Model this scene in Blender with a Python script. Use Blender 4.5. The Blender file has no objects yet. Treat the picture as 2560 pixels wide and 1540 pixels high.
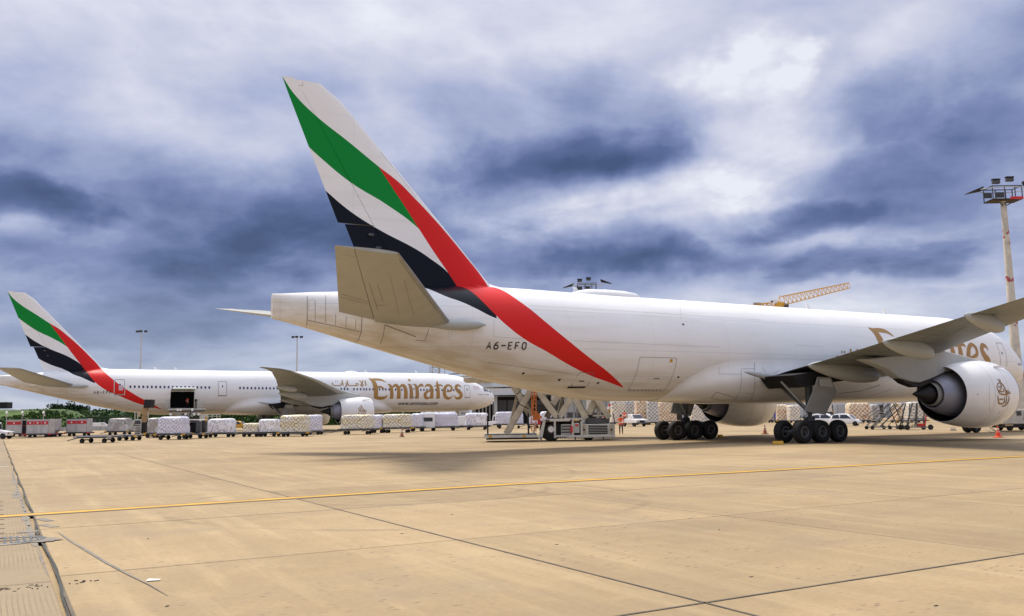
import bpy, bmesh, math, random
from mathutils import Vector, Matrix
random.seed(7)
PI = math.pi
C = bpy.context.scene.collection
scn = bpy.context.scene

# ------------------------------------------------------------------ camera
F, PITCH, ROLL, H = 2225.93, .1197, .0142, 1.8482      # focal length in pixels of a 2560 px wide picture
cam = bpy.data.cameras.new("camera"); cam.lens = F/2560*36; cam.sensor_width = 36; cam.sensor_fit = 'HORIZONTAL'
cam.clip_start = .3; cam.clip_end = 6000
co = bpy.data.objects.new("camera", cam); C.objects.link(co); scn.camera = co
co.matrix_world = Matrix.Translation((0, 0, H)) @ Matrix.Rotation(PI/2+PITCH, 4, 'X') @ Matrix.Rotation(-ROLL, 4, 'Z')

# ------------------------------------------------------------------ view, sun, sky
scn.view_settings.view_transform = 'Standard'; scn.view_settings.look = 'None'
scn.view_settings.exposure = 0.84; scn.view_settings.gamma = 1; scn.view_settings.use_curve_mapping = False
TH = .5232                                              # heading of the near aircraft
SUN_EL = math.radians(62)
port = Vector((-math.sin(TH), math.cos(TH), 0))         # the light comes from beyond the aircraft
sdir = (port*math.cos(SUN_EL) + Vector((-.25, 0, 0))*math.cos(SUN_EL) + Vector((0, 0, math.sin(SUN_EL)))).normalized()
sl = bpy.data.lights.new("sun", 'SUN'); sl.energy = 2.2; sl.angle = math.radians(15); sl.color = (1, .91, .77)
so = bpy.data.objects.new("sun", sl); C.objects.link(so); so.location = (0, 0, 60)
so.rotation_euler = sdir.to_track_quat('Z', 'Y').to_euler()

def pray(u, v):
    a = u-1280; b = 770-v; c, s = math.cos(ROLL), math.sin(ROLL)
    x = (c*a+s*b)/F; w = (-s*a+c*b)/F
    return Vector((x, math.cos(PITCH)-w*math.sin(PITCH), math.sin(PITCH)+w*math.cos(PITCH)))
def at(u, v, z=0):                                      # ground point seen at a pixel
    d = pray(u, v); t = (z-H)/d.z
    return Vector((d.x*t, d.y*t, z))
def atd(u, v, D):                                       # point at distance D along the view axis on the ground
    d = pray(u, v); t = D/d.y
    return Vector((d.x*t, D, H+d.z*t))

world = bpy.data.worlds.new("World"); scn.world = world; world.use_nodes = True
nt = world.node_tree; N = nt.nodes; L = nt.links; N.clear()
def nd(t, **k):
    n = N.new(t)
    for a, b in k.items(): setattr(n, a, b)
    return n
def mth(op, a, b=None, c=None):
    n = nd('ShaderNodeMath', operation=op)
    for i, x in enumerate((a, b, c)):
        if x is None: continue
        if hasattr(x, 'node'): L.new(x, n.inputs[i])
        else: n.inputs[i].default_value = x
    return n.outputs[0]
out = nd('ShaderNodeOutputWorld'); bg = nd('ShaderNodeBackground'); bg.inputs[1].default_value = .1
L.new(bg.outputs[0], out.inputs[0])
sky = nd('ShaderNodeTexSky', sky_type='NISHITA', sun_disc=False); sky.sun_elevation = SUN_EL
sky.sun_rotation = math.atan2(sdir.x, sdir.y)
tc = nd('ShaderNodeTexCoord')
sep = nd('ShaderNodeSeparateXYZ'); L.new(tc.outputs['Generated'], sep.inputs[0])
X0, Y0, Z0 = sep.outputs
def noise3(vec, scale, detail, rough=.5, dist=0, w=0.0):
    n = nd('ShaderNodeTexNoise', noise_dimensions='3D'); n.inputs['Scale'].default_value = scale
    n.inputs['Detail'].default_value = detail; n.inputs['Roughness'].default_value = rough; n.inputs['Distortion'].default_value = dist
    mp = nd('ShaderNodeMapping'); mp.inputs['Location'].default_value = (w, w*1.7, w*.3); L.new(vec, mp.inputs[0]); L.new(mp.outputs[0], n.inputs[0])
    return n
# cloud deck coordinates
inv = mth('DIVIDE', 1.0, mth('ADD', mth('MAXIMUM', Z0, 0.0), .22))
cmb = nd('ShaderNodeCombineXYZ'); L.new(mth('MULTIPLY', X0, inv), cmb.inputs[0]); L.new(mth('MULTIPLY', Y0, inv), cmb.inputs[1])
deck = cmb.outputs[0]
warpA = noise3(tc.outputs['Generated'], 4.5, 5, .55, 0, 3.1)
warpB = noise3(tc.outputs['Generated'], 4.5, 5, .55, 0, 9.4)
az = mth('ADD', mth('ARCTAN2', X0, Y0), mth('MULTIPLY', mth('SUBTRACT', warpA.outputs[0], .5), .30))
el = mth('ADD', mth('ARCSINE', Z0), mth('MULTIPLY', mth('SUBTRACT', warpB.outputs[0], .5), .13))
acc = None
crisp = noise3(deck, 2.3, 9, .6, .5, 4.4); crisp2 = noise3(tc.outputs['Generated'], 9, 7, .6, .3, 2.4)
ragged = mth('ADD', mth('MULTIPLY', mth('SUBTRACT', crisp.outputs[0], .5), 3.4), mth('MULTIPLY', mth('SUBTRACT', crisp2.outputs[0], .5), 2.4))
clouds = [  # pixel centre, radii, strength, edge (1 = ragged edge): the masses of cloud seen over the apron
 (60, 80, 480, 260, .18, 0), (1150, 40, 650, 190, .25, 0), (2150, 60, 350, 110, .10, 0), (700, 350, 380, 110, .10, 0), (1500, 20, 500, 120, .06, 0), (330, 300, 220, 90, -.06, 0), (560, 220, 200, 60, -.05, 1),
 (60, 520, 190, 50, -.30, 1), (420, 440, 300, 50, -.10, 0), (600, 570, 700, 120, -.28, 0), (640, 590, 420, 90, -.14, 1), (820, 660, 300, 90, -.12, 1), (420, 700, 300, 90, -.22, 0), (170, 590, 190, 40, .16, 1), (300, 540, 80, 30, .10, 1),
 (1380, 385, 330, 75, -.22, 1), (1400, 400, 230, 45, -.26, 0), (1540, 260, 170, 120, -.14, 1), (1350, 280, 220, 90, -.08, 0), (1850, 150, 120, 90, .17, 1), (1830, 120, 40, 34, .10, 1), (1970, 165, 55, 60, .16, 1), (1880, 320, 190, 170, .13, 1), (1900, 330, 120, 120, .08, 0), (1640, 505, 320, 80, .18, 1), (1400, 525, 170, 40, .14, 1),
 (2200, 290, 190, 90, -.16, 1), (2330, 430, 300, 90, -.24, 0), (2300, 400, 220, 60, -.08, 1), (2000, 400, 150, 50, .06, 0), (1750, 450, 120, 50, .08, 1), (2350, 90, 200, 60, .08, 1),
 (1600, 640, 380, 40, -.40, 0), (1500, 660, 240, 36, -.10, 1), (2050, 545, 280, 36, -.26, 1), (2190, 665, 190, 38, -.26, 1), (2120, 600, 130, 28, .10, 1), (2450, 560, 150, 50, -.14, 0),
 (2250, 775, 500, 50, .20, 0), (1720, 740, 300, 30, .04, 0), (1020, 870, 380, 75, .20, 0), (1250, 630, 120, 60, .14, 1), (1180, 560, 60, 60, .08, 1), (900, 735, 170, 30, .12, 1), (720, 745, 120, 22, .08, 1),
 (300, 860, 330, 90, -.24, 0), (650, 810, 200, 60, -.20, 0), (250, 985, 420, 45, .02, 0)]
for (u, v, su, sv, amp, edge_) in clouds:
    d = pray(u, v).normalized(); a0 = math.atan2(d.x, d.y); e0 = math.asin(d.z)
    p = mth('POWER', mth('MULTIPLY', mth('SUBTRACT', az, a0), F/su), 2.0)
    q = mth('POWER', mth('MULTIPLY', mth('SUBTRACT', el, e0), F/sv), 2.0)
    if edge_:
        mr_ = nd('ShaderNodeMapRange', interpolation_type='SMOOTHSTEP'); L.new(mth('ADD', mth('ADD', p, q), ragged), mr_.inputs[0])
        mr_.inputs[1].default_value = 1.9; mr_.inputs[2].default_value = -.15; mr_.inputs[3].default_value = 0; mr_.inputs[4].default_value = amp; g = mr_.outputs[0]
    else: g = mth('MULTIPLY', mth('EXPONENT', mth('MULTIPLY', mth('ADD', p, q), -1.0)), amp)
    acc = g if acc is None else mth('ADD', acc, g)
n1 = noise3(deck, 1.1, 7, .52, .25, 1.3); n2 = noise3(deck, 3.2, 6, .55, .2, 6.0); n3 = noise3(deck, .55, 4, .5, 0, 2.2)
lum = mth('ADD', acc, mth('ADD', .625, mth('MULTIPLY', mth('SUBTRACT', n1.outputs[0], .5), .34)))
lum = mth('ADD', lum, mth('MULTIPLY', mth('SUBTRACT', n2.outputs[0], .5), .34))
n5 = noise3(deck, 1.5, 8, .54, .2, 7.7)
lum = mth('ADD', lum, mth('MULTIPLY', mth('SUBTRACT', .085, mth('ABSOLUTE', mth('SUBTRACT', n5.outputs[0], .5))), 1.15))
n6 = noise3(tc.outputs['Generated'], 7.5, 9, .62, .5, 5.2)
lum = mth('ADD', lum, mth('MULTIPLY', mth('SUBTRACT', .07, mth('ABSOLUTE', mth('SUBTRACT', n6.outputs[0], .5))), .10))
zen = nd('ShaderNodeMapRange'); L.new(Z0, zen.inputs[0]); zen.inputs[1].default_value = .38; zen.inputs[2].default_value = .8; zen.inputs[3].default_value = 0; zen.inputs[4].default_value = .30
lum = mth('ADD', lum, zen.outputs[0])
ramp = nd('ShaderNodeValToRGB'); L.new(lum, ramp.inputs[0])
def lin(r, g, b): return tuple(((c/255)/12.92 if c/255 < .04045 else ((c/255+.055)/1.055)**2.4) for c in (r, g, b))+(1,)
cr = ramp.color_ramp; cr.elements[0].position = .10; cr.elements[0].color = lin(60, 76, 118)
cr.elements[1].position = 1.02; cr.elements[1].color = lin(240, 243, 252)
for pos, col in ((.30, (88, 105, 150)), (.5, (130, 143, 186)), (.70, (178, 186, 217)), (.86, (212, 215, 233))):
    e = cr.elements.new(pos); e.color = lin(*col)
# a paler greener rim of light along the horizon
hz = nd('ShaderNodeMapRange'); hz.interpolation_type = 'SMOOTHSTEP'; L.new(Z0, hz.inputs[0]); hz.inputs[1].default_value = .0; hz.inputs[2].default_value = .17; hz.inputs[3].default_value = .40; hz.inputs[4].default_value = 0
mxh = nd('ShaderNodeMix', data_type='RGBA'); L.new(hz.outputs[0], mxh.inputs[0]); L.new(ramp.outputs[0], mxh.inputs[6]); mxh.inputs[7].default_value = lin(196, 208, 218)
gain = nd('ShaderNodeMix', data_type='RGBA', blend_type='MULTIPLY'); gain.inputs[0].default_value = 1; gain.clamp_result = False
L.new(mxh.outputs[2], gain.inputs[6]); gz = nd('ShaderNodeMapRange'); L.new(Z0, gz.inputs[0]); gz.inputs[1].default_value = .42; gz.inputs[2].default_value = .95; gz.inputs[3].default_value = 5.3; gz.inputs[4].default_value = 8.5
gzc = nd('ShaderNodeCombineXYZ')
for q_ in range(3): L.new(gz.outputs[0], gzc.inputs[q_])
L.new(gzc.outputs[0], gain.inputs[7])
mx = nd('ShaderNodeMix', data_type='RGBA'); mx.inputs[0].default_value = .95
L.new(sky.outputs[0], mx.inputs[6]); L.new(gain.outputs[2], mx.inputs[7]); L.new(mx.outputs[2], bg.inputs[0])

# ------------------------------------------------------------------ helpers
def tag(o, label=None, cat=None, group=None, kind=None):
    if label: o['label'] = label
    if cat: o['category'] = cat
    if group: o['group'] = group
    if kind: o['kind'] = kind
    return o
def empty(name, loc=(0, 0, 0), rz=0, **k):
    o = bpy.data.objects.new(name, None); o.location = loc; o.rotation_euler = (0, 0, rz); o.empty_display_size = .3
    C.objects.link(o); return tag(o, **k)
def copy_tree(o, parent=None):
    c = o.copy(); C.objects.link(c)
    if parent: c.parent = parent
    for ch in list(o.children): copy_tree(ch, c)
    return c
class MB:
    def __init__(s): s.v = []; s.f = []
    def add(s, vs, fs):
        n = len(s.v); s.v += [tuple(v) for v in vs]; s.f += [tuple(n+i for i in f) for f in fs]; return s
    def box(s, c, d, rz=0, M=None):
        x, y, z = d[0]/2, d[1]/2, d[2]/2
        vs = [Vector((a*x, b*y, e*z)) for e in (-1, 1) for b in (-1, 1) for a in (-1, 1)]
        if rz: vs = [Matrix.Rotation(rz, 3, 'Z') @ v for v in vs]
        if M: vs = [M @ v for v in vs]
        return s.add([v+Vector(c) for v in vs], [(0, 2, 3, 1), (4, 5, 7, 6), (0, 1, 5, 4), (2, 6, 7, 3), (0, 4, 6, 2), (1, 3, 7, 5)])
    def bar(s, a, b, w, h=None):                         # square bar between two points
        a, b = Vector(a), Vector(b); h = h or w; d = (b-a).normalized()
        up = Vector((0, 0, 1)) if abs(d.z) < .95 else Vector((0, 1, 0))
        x = d.cross(up).normalized()*w/2; y = x.cross(d).normalized()*h/2
        vs = [p+i*x+j*y for p in (a, b) for i, j in ((-1, -1), (1, -1), (1, 1), (-1, 1))]
        return s.add(vs, [(3, 2, 1, 0), (4, 5, 6, 7), (0, 1, 5, 4), (1, 2, 6, 5), (2, 3, 7, 6), (3, 0, 4, 7)])
    def tube(s, pts, r, n=8, cap=True):
        pts = [Vector(p) for p in pts]; rs = r if isinstance(r, (list, tuple)) else [r]*len(pts); rings = []
        for i, p in enumerate(pts):
            d = (pts[min(i+1, len(pts)-1)]-pts[max(i-1, 0)]).normalized()
            up = Vector((0, 0, 1)) if abs(d.z) < .9 else Vector((1, 0, 0))
            x = d.cross(up).normalized(); y = x.cross(d)
            rings.append([p+(x*math.cos(2*PI*k/n)+y*math.sin(2*PI*k/n))*rs[i] for k in range(n)])
        return s.loft(rings, True, cap)
    def loft(s, rings, closed=True, cap=True):
        n = len(rings[0]); vs = [v for r in rings for v in r]; fs = []
        for i in range(len(rings)-1):
            for k in range(n if closed else n-1):
                a = i*n+k; b = i*n+(k+1) % n; fs.append((a, b, b+n, a+n))
        if cap and closed: fs += [tuple(range(n))[::-1], tuple((len(rings)-1)*n+k for k in range(n))]
        return s.add(vs, fs)
    def lathe(s, prof, axis='Z', n=32, o=(0, 0, 0), cap=False):
        rings = []
        for (t, r) in prof:
            ring = []
            for k in range(n):
                a = 2*PI*k/n; c, d = r*math.cos(a), r*math.sin(a)
                ring.append(Vector(o)+Vector({'Z': (c, d, t), 'X': (t, c, d), 'Y': (c, t, d)}[axis]))
            rings.append(ring)
        return s.loft(rings, True, cap)
    def prism(s, poly, w, f):                            # polygon in two dimensions thickened; f maps (a, b, side)
        n = len(poly); vs = [f(a, b, -w/2) for a, b in poly]+[f(a, b, w/2) for a, b in poly]
        return s.add(vs, [tuple(range(n))[::-1], tuple(range(n, 2*n))]+[(k, (k+1) % n, n+(k+1) % n, n+k) for k in range(n)])
    def build(s, name, mat, parent=None, smooth=0, bevel=0, loc=None, rz=0, **k):
        me = bpy.data.meshes.new(name); me.from_pydata([tuple(v) for v in s.v], [], s.f)
        bm = bmesh.new(); bm.from_mesh(me)
        if bevel: bmesh.ops.bevel(bm, geom=bm.edges[:], offset=bevel, segments=1, affect='EDGES', clamp_overlap=True)
        bmesh.ops.recalc_face_normals(bm, faces=bm.faces[:]); bm.to_mesh(me); bm.free()
        me.materials.append(mat)
        if smooth:
            me.polygons.foreach_set('use_smooth', [True]*len(me.polygons))
            try: me.set_sharp_from_angle(angle=math.radians(smooth))
            except Exception: pass
        o = bpy.data.objects.new(name, me); C.objects.link(o)
        if parent: o.parent = parent
        if loc is not None: o.location = loc
        if rz: o.rotation_euler.z = rz
        return tag(o, **k)
def interp(x, tab, j=1):                                 # smooth monotone table lookup
    if x <= tab[0][0]: return tab[0][j]
    if x >= tab[-1][0]: return tab[-1][j]
    for i in range(len(tab)-1):
        if tab[i][0] <= x <= tab[i+1][0]: break
    x0, x1 = tab[i][0], tab[i+1][0]; y0, y1 = tab[i][j], tab[i+1][j]
    def sl_(k):
        if k <= 0 or k >= len(tab)-1:
            k0 = 0 if k <= 0 else len(tab)-2
            return (tab[k0+1][j]-tab[k0][j])/(tab[k0+1][0]-tab[k0][0])
        a = (tab[k][j]-tab[k-1][j])/(tab[k][0]-tab[k-1][0]); b = (tab[k+1][j]-tab[k][j])/(tab[k+1][0]-tab[k][0])
        return 0 if a*b <= 0 else 2*a*b/(a+b)
    h = x1-x0; t = (x-x0)/h; m0, m1 = sl_(i), sl_(i+1)
    return (2*t**3-3*t*t+1)*y0+(t**3-2*t*t+t)*h*m0+(-2*t**3+3*t*t)*y1+(t**3-t*t)*h*m1

def linterp(x, tab, j=1):
    if x <= tab[0][0]: return tab[0][j]
    for p0, p1 in zip(tab, tab[1:]):
        if x <= p1[0]: return p0[j]+(p1[j]-p0[j])*(x-p0[0])/(p1[0]-p0[0])
    return tab[-1][j]

# ------------------------------------------------------------------ materials
def mat(name, col, rough=.6, metal=0, noise=0, nscale=3, bump=0, bscale=20, spec=.5, coat=0, dark=None, stretch=None):
    m = bpy.data.materials.new(name); m.use_nodes = True; t = m.node_tree; b = t.nodes['Principled BSDF']
    b.inputs['Base Color'].default_value = (*col, 1); b.inputs['Roughness'].default_value = rough; b.inputs['Metallic'].default_value = metal
    b.inputs['Specular IOR Level'].default_value = spec; b.inputs['Coat Weight'].default_value = coat
    tcn = t.nodes.new('ShaderNodeTexCoord'); src = tcn.outputs['Object']
    if stretch:
        mp = t.nodes.new('ShaderNodeMapping'); mp.inputs['Scale'].default_value = stretch; t.links.new(src, mp.inputs[0]); src = mp.outputs[0]
    if noise:
        n = t.nodes.new('ShaderNodeTexNoise'); n.inputs['Scale'].default_value = nscale; n.inputs['Detail'].default_value = 6; t.links.new(src, n.inputs[0])
        r = t.nodes.new('ShaderNodeMapRange'); r.inputs[1].default_value = .3; r.inputs[2].default_value = .7; t.links.new(n.outputs[0], r.inputs[0])
        x = t.nodes.new('ShaderNodeMix'); x.data_type = 'RGBA'; x.inputs[6].default_value = (*(dark or [c*(1-noise) for c in col]), 1); x.inputs[7].default_value = (*col, 1)
        t.links.new(r.outputs[0], x.inputs[0]); t.links.new(x.outputs[2], b.inputs['Base Color'])
    if bump:
        n = t.nodes.new('ShaderNodeTexNoise'); n.inputs['Scale'].default_value = bscale; n.inputs['Detail'].default_value = 4; t.links.new(src, n.inputs[0])
        bp = t.nodes.new('ShaderNodeBump'); bp.inputs['Strength'].default_value = bump; bp.inputs['Distance'].default_value = .02
        t.links.new(n.outputs[0], bp.inputs['Height']); t.links.new(bp.outputs[0], b.inputs['Normal'])
    return m
M = {}
M['white'] = mat('white_paint', (.86, .86, .86), .32, noise=.05, nscale=1.5, coat=.3)
M['wing'] = mat('wing_grey', (.215, .235, .235), .45, noise=.3, nscale=1.2, stretch=(.4, 2.5, 1))
M['grey'] = mat('grey_paint', (.30, .31, .30), .45, noise=.18, nscale=1.2, stretch=(.4, 2.5, 1))
M['lgrey'] = mat('light_grey_paint', (.44, .465, .46), .42, noise=.10, nscale=1.5)
M['dgrey'] = mat('dark_grey_paint', (.07, .075, .08), .5, noise=.3, nscale=3)
M['line'] = mat('panel_gap', (.24, .23, .22), .8)
M['line2'] = mat('faint_panel_gap', (.55, .55, .55), .8)
M['black'] = mat('black_rubber', (.012, .012, .013), .75, noise=.3, nscale=6)
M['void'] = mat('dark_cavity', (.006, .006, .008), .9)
M['tyre'] = mat('tyre_rubber', (.006, .006, .007), .8, noise=.4, nscale=4)
M['rim'] = mat('dark_rim', (.035, .035, .038), .5, metal=.2)
M['rimring'] = mat('rim_edge', (.17, .17, .18), .45, metal=.3)
M['steel'] = mat('bare_steel', (.45, .45, .46), .35, metal=.7, noise=.2)
M['alu'] = mat('brushed_aluminium', (.62, .62, .63), .38, metal=.6, noise=.25, nscale=2)
M['ti'] = mat('cowl_metal', (.36, .37, .46), .48, metal=.35, noise=.12, nscale=2)
M['burnt'] = mat('burnt_metal', (.012, .012, .013), .6, metal=.1)
M['gold'] = mat('gold_paint', (.42, .23, .06), .4, noise=.15, nscale=2)
M['ink'] = mat('black_lettering', (.02, .02, .022), .5)
M['pinkink'] = mat('pale_pink_print', (.62, .45, .5), .5)
M['glass'] = mat('dark_glass', (.02, .025, .04), .12, spec=.8)
M['blueglass'] = mat('cabin_window_pane', (.035, .05, .13), .15, spec=.8)
M['cream'] = mat('cream_paint_worn', (.50, .46, .36), .55, noise=.35, nscale=2.2)
M['offwhite'] = mat('off_white_worn', (.62, .61, .56), .5, noise=.25, nscale=2)
M['orange'] = mat('orange_paint', (.55, .16, .025), .5, noise=.2)
M['hivis'] = mat('orange_workwear', (.80, .11, .03), .7)
M['navy'] = mat('dark_trousers', (.012, .014, .02), .8)
M['skin'] = mat('skin', (.45, .25, .17), .6)
M['yellow'] = mat('yellow_paint', (.62, .34, .02), .5, noise=.2)
M['red'] = mat('red_paint', (.62, .03, .035), .5, noise=.15)
M['blue'] = mat('blue_plastic', (.02, .05, .4), .5)
M['cone'] = mat('cone_red', (.80, .07, .02), .5)
M['dullcone'] = mat('faded_cone', (.42, .12, .05), .6, noise=.4)
M['contw'] = mat('pale_container_skin', (.62, .60, .58), .5, metal=.15, noise=.25, nscale=1.5)
M['concrete'] = mat('barrier_concrete', (.42, .41, .38), .85, noise=.25)
M['wall'] = mat('pale_cladding', (.62, .63, .64), .6, noise=.06)
M['pinkwall'] = mat('pink_cladding', (.55, .42, .36), .7, noise=.1)
M['cranepaint'] = mat('crane_yellow', (.80, .47, .07), .55, noise=.2)
M['bark'] = mat('bark', (.05, .035, .02), .9)
M['leaf'] = mat('leaves', (.03, .07, .018), .8, noise=.5, nscale=.6)
M['board'] = mat('cardboard', (.42, .27, .13), .8, noise=.25)
M['beltcream'] = mat('belt_cream', (.55, .42, .26), .7, noise=.3)
M['wood'] = mat('pallet_wood', (.3, .19, .1), .85, noise=.3)

# pole paint: worn red and white
def pole_mat():
    m = mat('worn_pole_paint', (.66, .62, .53), .75, noise=.3, nscale=1.5); t = m.node_tree; b = t.nodes['Principled BSDF']
    src = b.inputs['Base Color'].links[0].from_socket
    g = t.nodes.new('ShaderNodeTexCoord'); n = t.nodes.new('ShaderNodeTexNoise'); n.inputs['Scale'].default_value = 2.2; n.inputs['Detail'].default_value = 8
    t.links.new(g.outputs['Object'], n.inputs[0])
    s = t.nodes.new('ShaderNodeSeparateXYZ'); t.links.new(g.outputs['Object'], s.inputs[0])
    w = t.nodes.new('ShaderNodeMath'); w.operation = 'SINE'; k = t.nodes.new('ShaderNodeMath'); k.operation = 'MULTIPLY'; k.inputs[1].default_value = 1.25
    t.links.new(s.outputs[2], k.inputs[0]); t.links.new(k.outputs[0], w.inputs[0])
    a = t.nodes.new('ShaderNodeMath'); a.operation = 'MULTIPLY_ADD'; a.inputs[1].default_value = .16; t.links.new(w.outputs[0], a.inputs[0]); t.links.new(n.outputs[0], a.inputs[2])
    gt = t.nodes.new('ShaderNodeMath'); gt.operation = 'GREATER_THAN'; gt.inputs[1].default_value = .71; t.links.new(a.outputs[0], gt.inputs[0])
    x = t.nodes.new('ShaderNodeMix'); x.data_type = 'RGBA'; t.links.new(gt.outputs[0], x.inputs[0]); t.links.new(src, x.inputs[6]); x.inputs[7].default_value = (.36, .08, .09, 1)
    t.links.new(x.outputs[2], b.inputs['Base Color']); return m
M['pole'] = pole_mat()

# concrete of the apron
def ground_mat(name, groove=False):
    m = bpy.data.materials.new(name); m.use_nodes = True; t = m.node_tree; b = t.nodes['Principled BSDF']; n = t.nodes; l = t.links
    b.inputs['Roughness'].default_value = .82; b.inputs['Specular IOR Level'].default_value = .25
    g = n.new('ShaderNodeNewGeometry'); pos = g.outputs['Position']
    mp = n.new('ShaderNodeMapping'); mp.inputs['Rotation'].default_value = (0, 0, -TH); l.new(pos, mp.inputs[0]); ap = mp.outputs[0]
    st = n.new('ShaderNodeMapping'); st.inputs['Scale'].default_value = (.25, 1.6, 1); l.new(ap, st.inputs[0])
    def ns(src, sc, de, ro=.55):
        q = n.new('ShaderNodeTexNoise'); q.inputs['Scale'].default_value = sc; q.inputs['Detail'].default_value = de; q.inputs['Roughness'].default_value = ro; l.new(src, q.inputs[0]); return q.outputs[0]
    def mr(x, a, bb, c=0, d=1):
        q = n.new('ShaderNodeMapRange'); l.new(x, q.inputs[0]); q.inputs[1].default_value = a; q.inputs[2].default_value = bb; q.inputs[3].default_value = c; q.inputs[4].default_value = d; return q.outputs[0]
    def mixc(f, A, B, bt='MIX'):
        q = n.new('ShaderNodeMix'); q.data_type = 'RGBA'; q.blend_type = bt
        if hasattr(f, 'node'): l.new(f, q.inputs[0])
        else: q.inputs[0].default_value = f
        for i, x in ((6, A), (7, B)):
            if hasattr(x, 'node'): l.new(x, q.inputs[i])
            else: q.inputs[i].default_value = (*x, 1)
        return q.outputs[2]
    base = mixc(mr(ns(ap, .22, 6, .62), .38, .62), (.335, .245, .138), (.415, .307, .175))
    base = mixc(mr(ns(st.outputs[0], .5, 6, .6), .45, .75, 0, .45), base, (.27, .205, .125))       # dragged dirt and tyre traces
    base = mixc(mr(ns(ap, 1.1, 7, .65), .52, .72, 0, .35), base, (.52, .39, .21))
    base = mixc(mr(ns(ap, 13, 7, .75), .35, .7, 0, .45), base, (.21, .15, .085))
    sy_ = n.new('ShaderNodeMapping'); sy_.inputs['Scale'].default_value = (1.5, .12, 1); l.new(ap, sy_.inputs[0])
    base = mixc(mr(ns(sy_.outputs[0], 1.2, 6, .62), .50, .72, 0, .40), base, (.50, .39, .225))
    base = mixc(mr(ns(sy_.outputs[0], .7, 5, .6), .54, .70, 0, .35), base, (.25, .19, .115))
    base = mixc(mr(ns(ap, .35, 5, .6), .56, .70, 0, .42), base, (.22, .18, .125))
    for (cu_, cv_, rr) in ((1000, 1225, 3.1), (1000, 1225, 3.75), (1030, 1250, 5.2), (700, 1190, 9.5)):      # scrubbing of turning tyres
        c_ = at(cu_, cv_); di = n.new('ShaderNodeVectorMath'); di.operation = 'DISTANCE'; l.new(pos, di.inputs[0]); di.inputs[1].default_value = (c_.x, c_.y, 0)
        a_ = n.new('ShaderNodeMath'); a_.operation = 'SUBTRACT'; l.new(di.outputs['Value'], a_.inputs[0]); a_.inputs[1].default_value = rr
        b2 = n.new('ShaderNodeMath'); b2.operation = 'ABSOLUTE'; l.new(a_.outputs[0], b2.inputs[0])
        m2_ = n.new('ShaderNodeMath'); m2_.operation = 'MULTIPLY'; l.new(mr(b2.outputs[0], .16, .05, 0, .45), m2_.inputs[0]); l.new(mr(ns(ap, .5, 3), .42, .6), m2_.inputs[1])
        base = mixc(m2_.outputs[0], base, (.19, .145, .09))
    v = n.new('ShaderNodeTexVoronoi'); v.inputs['Scale'].default_value = 3.4; vm_ = n.new('ShaderNodeMapping'); vm_.inputs['Scale'].default_value = (1, 2.6, 1); l.new(ap, vm_.inputs[0]); l.new(vm_.outputs[0], v.inputs[0])
    spk = mr(v.outputs['Distance'], .17, .10, 0, 1)
    far = n.new('ShaderNodeMath'); far.operation = 'MULTIPLY'; l.new(spk, far.inputs[0]); l.new(mr(ns(ap, .45, 2), .44, .60, 0, .85), far.inputs[1])
    base = mixc(far.outputs[0], base, (.09, .075, .055))
    oi = n.new('ShaderNodeObjectInfo'); hv = n.new('ShaderNodeHueSaturation'); l.new(base, hv.inputs['Color']); l.new(mr(oi.outputs['Random'], 0, 1, .90, 1.08), hv.inputs['Value'])
    base = hv.outputs[0]
    bp = n.new('ShaderNodeBump'); bp.inputs['Strength'].default_value = .5; bp.inputs['Distance'].default_value = .006; l.new(ns(ap, 45, 4, .7), bp.inputs['Height'])
    if groove:
        base = mixc(.45, base, (.24, .20, .15))
        w = n.new('ShaderNodeTexWave'); w.bands_direction = 'X'; w.inputs['Scale'].default_value = 6.0; w.inputs['Distortion'].default_value = 2.2; w.inputs['Detail'].default_value = 2; w.inputs['Detail Scale'].default_value = .12
        l.new(ap, w.inputs[0]); k = mr(w.outputs[0], .72, .95)
        k2 = n.new('ShaderNodeMath'); k2.operation = 'MULTIPLY'; l.new(k, k2.inputs[0]); l.new(mr(ns(ap, .45, 3), .42, .62, 0, .42), k2.inputs[1])
        base = mixc(k2.outputs[0], base, (.10, .075, .05))
    l.new(base, b.inputs['Base Color']); l.new(bp.outputs[0], b.inputs['Normal']); return m
M['slab'] = ground_mat('apron_concrete'); M['groove'] = ground_mat('grooved_concrete', True)
M['sealant'] = mat('joint_sealant', (.05, .05, .05), .8, noise=.4, nscale=2, dark=(.16, .125, .08))
M['crack'] = mat('dark_crack_filler', (.035, .04, .037), .8, noise=.3, nscale=2)
M['tar'] = mat('grey_sealant_smear', (.13, .13, .13), .75, noise=.45, nscale=2.2, dark=(.27, .22, .15))
M['ptan'] = mat('worn_road_paint', (.66, .36, .015), .7, noise=.35, nscale=1.2, dark=(.48, .27, .04))
M['pblk'] = mat('black_road_paint', (.05, .045, .035), .8, noise=.4, nscale=1.5, dark=(.17, .13, .08))
M['pwhite'] = mat('white_road_paint', (.75, .74, .70), .7)
def grass_mat():
    m = mat('grass', (.085, .15, .02), .95, noise=1, nscale=.35, dark=(.014, .035, .006)); return m
M['grass'] = grass_mat()
M['grassdark'] = mat('dark_grass', (.02, .05, .014), .95, noise=.5, nscale=.3)

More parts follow.
